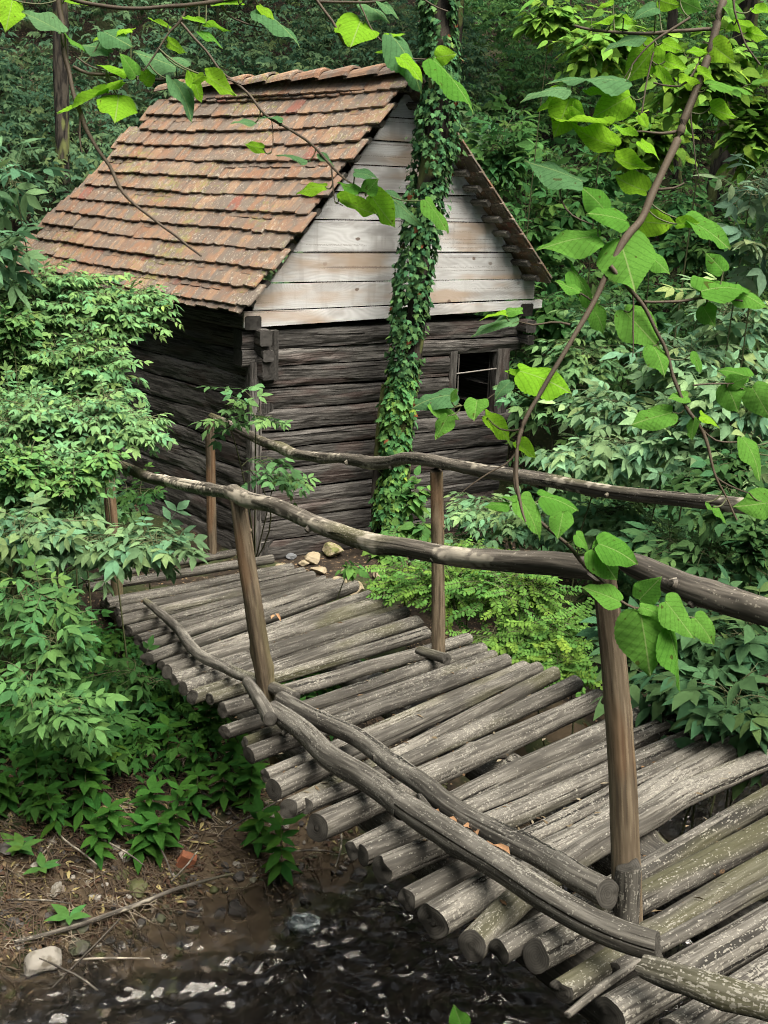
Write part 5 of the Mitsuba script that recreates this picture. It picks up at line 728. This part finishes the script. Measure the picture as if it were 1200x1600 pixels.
dead = rng.random(n) < .012; col[dead] = (.16, .06, .03)
front = np.argsort(P[:, 1] - .1 * size)
sel = front[np.argsort(-size[front[:1800]])][:300]
for q in sel:
    v, f, c = leafset((iv, ivf), P[q:q + 1], A[q:q + 1], N[q:q + 1], size[q:q + 1], 1.0, col[q:q + 1]); put('ivy_leaf', (v, f), 'ivy_leaf_skin', tree, smooth=True, color=c)
m = np.setdiff1d(np.arange(n), sel)
v, f, c = leafset((iv, ivf), P[m], A[m], N[m], size[m], 1.0, col[m]); put('ivy_foliage', (v, f), 'ivy_leaf_skin', tree, smooth=True, color=c, kind='stuff')
# ------------------------------------------------ foreground twigs with broad heart shaped leaves
half = [(0, 0), (-.05, .10), (-.075, .22), (-.03, .34), (.07, .43), (.2, .485), (.33, .49), (.46, .45), (.58, .38), (.7, .28), (.8, .19), (.88, .11), (.94, .05), (1.0, 0)]
def heart(seed, curl, fold):
    rg = np.random.default_rng(seed); hp = A_(half); d = np.r_[0, np.cumsum(np.linalg.norm(np.diff(hp, axis=0), axis=1))]
    m = 40; tw_ = rg.uniform(-.5, .5); tt = np.linspace(0, d[-1], m); x = np.interp(tt, d, hp[:, 0]); y = np.interp(tt, d, hp[:, 1])
    tooth = np.where(np.arange(m) % 2, 1.0, .965); tooth[:3] = 1; tooth[-2:] = 1
    rows, uvs = [], []
    for sgn in (1, -1):
        for c in (0, .25, .5, .75, 1.):
            yy = y * c * sgn * (tooth if c == 1 else 1); xx = x * c + (1 - c) * np.clip(x + .35 * y, 0, 1)
            vein = np.abs(((xx - np.abs(yy) * .75) * 7.5) % 1 - .5)
            zz = tw_ * xx * yy - curl * xx * xx + fold * np.abs(yy) - .45 * yy * yy + .028 * vein * (c > 0) + .045 * np.sin(9 * xx + 5 * yy + seed) * c
            rows.append(np.stack([xx, yy, zz], -1)); uvs.append(np.stack([xx + .3, yy + .5], -1))
    v = np.concatenate(rows); uv = np.concatenate(uvs); f = []
    for sdx in range(2):
        for c in range(4):
            a = (sdx * 5 + c) * m
            for j in range(m - 1):
                q = [a + j, a + j + 1, a + m + j + 1, a + m + j]; q = q if sdx else q[::-1]
                f += [[q[0], q[1], q[2]], [q[0], q[2], q[3]]]
    return v, np.array(f), uv
INFO = dict(A=('hanging_branch', 'thin brown branch hanging down in front of the left roof slope with bright leaves'), A2=('hanging_branch', 'pale horizontal branch along the top left edge with leaves over the ridge end'),
            C=('leafy_twig', 'long thin twig slanting across the tiled slope to the gable boards'), B=('leafy_twig', 'short twig with a bright heart shaped leaf hanging above the ridge beside the ivy trunk'),
            D=('mulberry_branch', 'thick brown branch slanting down from the top right corner with big bright leaves'), G=('leafy_twig', 'drooping twig with broad green leaves at the right edge above the far handrail'),
            H=('leafy_twig', 'twig with large fresh green leaves hanging over the near handrail and post'))
lid = 0
for g, paths in BRANCH.items():
    k = thing(INFO[g][0], INFO[g][1], 'branch'); allp = []
    for p in paths:
        p = A_(p); L = np.linalg.norm(np.diff(p[:, :3], axis=0), axis=1).sum(); allp.append(resample(p, max(6, int(L / .012))))
    for q in allp:
        o = meshkit.fbm(np.c_[q[:, :3] * 14], 2)[:, None] - .5; q[:, :3] += o * .012
        q[:, 3] *= .75 + .22 * (meshkit.fbm(q[:, :3] * 30, 2, 3) - .5)
    v, f, uv = tubes(allp[:1], 9); put('stem', (v, f), 'twig_bark', k, smooth=True, uv=uv)
    for q in allp[1:]:
        v, f, uv = tubes([q], 7); put('twig', (v, f), 'twig_bark', k, smooth=True, uv=uv)
    pts = np.vstack(allp)[:, :3]; pet = []
    for row in LEAVES[g]:
        b, t, nn, tone = A_(row[:3]), A_(row[3:6]), A_(row[6:9]), row[9]; lid += 1
        a = t - b; L = np.linalg.norm(a); a = a / L; nn = unit(nn - a * (nn @ a)); sd_ = np.cross(nn, a)
        v, f, uv = heart(lid, R.uniform(.03, .42), R.uniform(-.12, .3)); ww = .84
        w = b + a * (v[:, :1] * L) + sd_ * (v[:, 1:2] * L * ww) + nn * (v[:, 2:] * L)
        uv = uv + [2 * (tone * 40 + lid % 40), 0]
        put('leaf', (w, f), 'broad_leaf', k, smooth=True, uv=uv)
        j = np.argmin(np.linalg.norm(pts - b, axis=1))
        if np.linalg.norm(pts[j] - b) < .10:
            mid = (pts[j] + b) / 2 - Z3 * .006; pet.append(resample([[*pts[j], .0014], [*mid, .0012], [*b, .0012]], 6))
    if pet:
        v, f, uv = tubes(pet, 5); put('leaf_stalks', (v, f), 'green_stem', k, smooth=True, uv=uv, kind='stuff')
# a single leaf of a seedling at the lower frame edge
k = thing('leafy_sprig', 'single small green leaf poking up at the lower edge in front of the stream', 'sprig')
b, t = A_(SPRIG[0]), A_(SPRIG[1]); a = t - b; L = np.linalg.norm(a); a = a / L; nn = unit(-FWD + .5 * Z3); nn = unit(nn - a * (nn @ a)); v, f, uv = heart(900, .1, .15)
put('leaf', (b + a * (v[:, :1] * L) + np.cross(nn, a) * (v[:, 1:2] * L * .8) + nn * (v[:, 2:] * L), f), 'broad_leaf', k, smooth=True, uv=uv + [2 * 45, 0])
v, f, uv = tubes([resample([[*b, .0015], [*(b + A_([.01, .02, -.15])), .002], [b[0] + .03, b[1] + .05, -1.0, .003]], 8)], 5); put('stem', (v, f), 'green_stem', k, smooth=True, uv=uv)
# ------------------------------------------------ stones, driftwood and litter
def stone(x, y, z, r, kind, label, group, seed, name='stone', emb=.35):
    rg = np.random.default_rng(seed); m = trimesh.creation.icosphere(3, 1.0); v = A_(m.vertices)
    pl = unit(rg.normal(size=(13, 3))); dd = rg.uniform(.5, .9, 13)
    for q, d in zip(pl, dd):
        s = v @ q - d; v = v - np.where(s > 0, s, 0)[:, None] * q * .95
    v = v * (1 + .2 * (meshkit.fbm(v * 1.7 + seed, 3)[:, None] - .5)) * rg.uniform([.85, .7, .5], [1.2, 1.0, .75])
    a = rg.uniform(0, 6.28); v = v @ A_([[math.cos(a), math.sin(a), 0], [-math.sin(a), math.cos(a), 0], [0, 0, 1]])
    gz = float(ground_z(x, y)) if z is None else z
    v = v * r + [x, y, gz + r * (.6 - emb)]
    put(name, (v, m.faces), 'stone_skin', None, smooth=False, uv=np.full((len(v), 2), float(kind)), label=label, category='stone', group=group)
KIND = ['tan stone half sunk in the gravel', 'pale stone lying in the twig litter', 'dark wet stone at the edge of the stream', 'mossy stone among the twigs on the bank']
for q, (x, y, z, r, kd) in enumerate(STONES): stone(x, y, None, r, kd, ('large ' if r > .045 else 'small ') + KIND[kd] + (' near the left edge' if x < -1.35 else ' in the middle of the bank' if x < -.75 else ' near the deck'), ['tan bank stones', 'pale bank stones', 'dark wet stones', 'mossy bank stones'][kd], 300 + q)
BK = {4: ('pale yellowish stone piled under the front corner of the cabin and bank', 'pale foundation stones'), 5: ('blue grey stone at the foot of the cabin wall', None), 6: ('large mossy stone beside the cabin foundation', 'mossy foundation stones')}
for q, (x, y, z, r, kd) in enumerate(BSTONES): stone(x, y, None, r, kd, BK[kd][0], BK[kd][1], 400 + q, 'foundation_stone', .2)
put_log('driftwood_stick', [[p[0], p[1], float(ground_z(p[0], p[1])) + .06, p[3]] for p in LONGSTICK], 'rail_wood', None, lump=.08, sides=10, label='long bare stick lying across the muddy bank at the lower left', category='stick')
for q, p in enumerate(STICKS):
    p = [[a[0], a[1], max(a[2], float(ground_z(a[0], a[1])) + .02), a[3]] for a in p]
    put_log('dead_twig', p, 'rail_wood', None, lump=.1, sides=7, wander=.02, label='bare dead twig lying on the bank litter at the lower left', category='twig', group='dead twigs on the bank')
# pebbles and grit
rng = np.random.default_rng(31); ico = trimesh.creation.icosphere(1, 1.0); gv, gu = [], []
for q in range(900):
    x = rng.uniform(-2.6, .5); y = float(waterline(x)) + rng.uniform(-.45, .75); r = rng.uniform(.006, .022) * (1.6 if rng.random() < .1 else 1)
    v = A_(ico.vertices) * rng.uniform([.8, .6, .4], [1.2, 1, .7]) * r * (1 + .2 * rng.normal(size=(42, 1))); a = rng.uniform(0, 6.28)
    v = v @ A_([[math.cos(a), math.sin(a), 0], [-math.sin(a), math.cos(a), 0], [0, 0, 1]]) + [x, y, float(ground_z(x, y)) + r * .2]
    gv.append((v, ico.faces, np.full((42, 2), float(rng.choice([0, 1, 2, 2, 2, 3])))))
v, f, uv = cat_m(gv); put('gravel', (v, f), 'stone_skin', smooth=True, uv=uv, kind='stuff', label='small pebbles and grit strewn along the edge of the stream', category='gravel')
# tray, plastic, brick, paper
x, y, z = TRASH['tray']; z = float(ground_z(x, y)) + .035
prof = [(1, 0), (.96, .006), (.8, .03), (.62, .042), (.45, .044)]
def tray_mesh():
    vs, fs, m = [], [], 28
    for rr_, hh in prof:
        for a in np.linspace(0, 2 * np.pi, m, endpoint=False):
            ca, sa = math.cos(a), math.sin(a); sx = abs(ca) ** .35 * np.sign(ca); sy = abs(sa) ** .35 * np.sign(sa)
            vs.append((sx * .085 * rr_, sy * .055 * rr_, hh))
    for k in range(len(prof) - 1):
        for j in range(m): fs.append([k * m + j, k * m + (j + 1) % m, (k + 1) * m + (j + 1) % m, (k + 1) * m + j])
    vs.append((0, 0, prof[-1][1])); f = np.vstack([[[q[0], q[1], q[2]], [q[0], q[2], q[3]]] for q in fs]); 
    f = np.vstack([f, [[(len(prof) - 1) * m + j, (len(prof) - 1) * m + (j + 1) % m, len(vs) - 1] for j in range(m)]])
    v = A_(vs); v += .004 * (meshkit.fbm(v * 30, 2)[:, None] - .5); return v, f
v, f = tray_mesh(); ca, sa = math.cos(.35), math.sin(.35); v = v @ A_([[ca, sa, 0], [-sa, ca, 0.0], [0, 0, 1]]); v[:, 2] += v[:, 1] * .3
put('foam_tray', (v + [x, y, z], f), 'white_foam', None, smooth=True, label='dirty white foam tray lying upside down in the flotsam at the lower left', category='tray')
def crumple(x, y, z, rx, ry, rz, seed, bsdf, name, label, cat):
    m = trimesh.creation.icosphere(3, 1.0); v = A_(m.vertices); q = meshkit.fbm(v * 2.3 + seed, 3, seed)
    v = v * (.55 + .9 * q)[:, None] * [rx, ry, rz]
    put(name, (v + [x, y, z], m.faces), bsdf, None, smooth=False, label=label, category=cat)
x, y, z = TRASH['bag']; crumple(x, y, float(ground_z(x, y)) + .10, .075, .05, .055, 2, 'grey_plastic', 'plastic_bag', 'crumpled blue grey plastic rag below the deck log ends', 'bag')
x, y, z = TRASH['paper']; crumple(x, y, float(ground_z(x, y)) + .03, .022, .055, .022, 5, 'white_foam', 'plastic_scrap', 'narrow white plastic scrap among the dead twigs', 'scrap')
x, y, z = TRASH['brick']; z = float(ground_z(x, y)); bx = trimesh.creation.box((.09, .05, .09)).subdivide().subdivide().subdivide(); v = A_(bx.vertices); v = v * (1 - .18 * meshkit.fbm(v * 25, 3)[:, None]); v = v @ trimesh.transformations.rotation_matrix(.5, (.3, 1, .2))[:3, :3].T
put('brick_piece', (v + [x, y, z + .035], bx.faces), 'brick_clay', None, label='broken red brick lying on the bank below the herbs', category='brick')
# litter: fallen leaves and fine twigs nobody could count
rng = np.random.default_rng(21); n = 7000
x = rng.uniform(-2.6, .3, n); d = rng.uniform(.1, 1.5, n) ** 1.2; y = waterline(x) + d * 1.12
x = np.where(rng.random(n) < .6, rng.uniform(-2.6, -.9, n), x); y = waterline(x) + d * 1.12
P = np.stack([x, y, ground_z(x, y) + .012], -1); a = rng.uniform(0, 6.28, n); A = np.stack([np.cos(a), np.sin(a), rng.normal(0, .15, n)], -1)
N = np.stack([rng.normal(0, .3, n), rng.normal(0, .3, n), np.ones(n)], -1)
col = A_([(.07, .042, .024), (.11, .08, .046), (.045, .03, .019), (.26, .22, .10), (.065, .036, .024)])[rng.integers(0, 5, n)] * rng.uniform(.6, 1.2, (n, 1))
v, f, c = leafset(LANCE_S, P, A, N, rng.uniform(.025, .075, n), .3, col); put('leaf_litter', (v, f), 'litter_skin', smooth=True, color=c, kind='stuff', label='fallen leaves scattered on the bank left of the bridge', category='litter')
tw_ = []
for q in range(1700):
    x = rng.uniform(-2.5, -1.0) if q < 1250 else rng.uniform(-1, .25); y = float(waterline(x)) + rng.uniform(-.02, 1.3); z = float(ground_z(x, y)) + rng.uniform(.0, .05); a = rng.normal(-.3, .9); l = rng.uniform(.06, .26)
    dx, dy = math.cos(a) * l, math.sin(a) * l; z2 = float(ground_z(x + dx, y + dy)) + rng.uniform(.0, .05); r0 = rng.uniform(.0012, .0034)
    tw_.append([[x, y, z, r0], [x + dx * .5 + rng.normal(0, .015), y + dy * .5, (z + z2) / 2 + .01, r0], [x + dx, y + dy, z2, r0 * .6]])
v, f, uv = tubes(tw_, 4); put('twig_litter', (v, f), 'dead_twig_skin', smooth=True, uv=uv, kind='stuff', label='tangle of fine dead twigs washed up on the bank', category='litter')
# bits of bark and leaf lodged between the logs
rng = np.random.default_rng(77); n = 520; ii = rng.integers(1, 33, n); tt = rng.uniform(.02, .98, (n, 1))
La = A_([p[0] for p in LOGS]); Lb = A_([p[-1] for p in LOGS]); dn = unit(A_([-.0727, .179, .981]))
mid = rng.random(n) < .6; P = La[ii, :3] * (1 - tt) + Lb[ii, :3] * tt; Q = La[ii + 1, :3] * (1 - tt) + Lb[ii + 1, :3] * tt
P = np.where(mid[:, None], (P + Q) / 2 + dn * .004, P + dn * (La[ii, 3:4] + .006)); a = rng.uniform(0, 6.28, n)
A = unit(Lb[ii, :3] - La[ii, :3]) + .7 * rng.normal(size=(n, 3)) * [1, 1, .15]
col = A_([(.12, .07, .035), (.17, .13, .08), (.075, .05, .03), (.20, .17, .12)])[rng.integers(0, 4, n)] * rng.uniform(.6, 1.2, (n, 1))
v, f, c = leafset(LANCE_S, P, A, dn + .3 * rng.normal(size=(n, 3)), rng.uniform(.012, .045, n), .3, col); put('deck_litter', (v, f), 'litter_skin', smooth=True, color=c, kind='stuff', label='bits of bark and dry leaf lodged between the deck logs', category='litter')
# deck litter: a few dry leaves caught by the kerb
for q in range(9):
    base = A_(KERBS[0][5][:3]) * (1 - q / 8) + A_(KERBS[0][8][:3]) * q / 8 + [-.05, -.06, .02] if q < 6 else A_(LOGS[9][1][:3]) * .42 + A_(LOGS[9][0][:3]) * .58 + [R.normal(0, .05), R.normal(0, .05), .09]
    m = half_leaf([(0, 0), (.3, .3), (.7, .25), (1, 0)], .4, .5); v, f, c = leafset(m, base[None], R.normal(size=(1, 3)) * [1, 1, .3], A_([[0, -.3, 1]]), np.array([.055]), .6, A_([[.26, .15, .08]]))
    put('dry_leaf', (v, f), 'litter_skin', None, smooth=True, color=c, label='curled brown dry leaf lying on the deck logs', category='leaf', group='dry leaves on the deck')
for k in [q for q in labels if not labels[q]]: del labels[k]
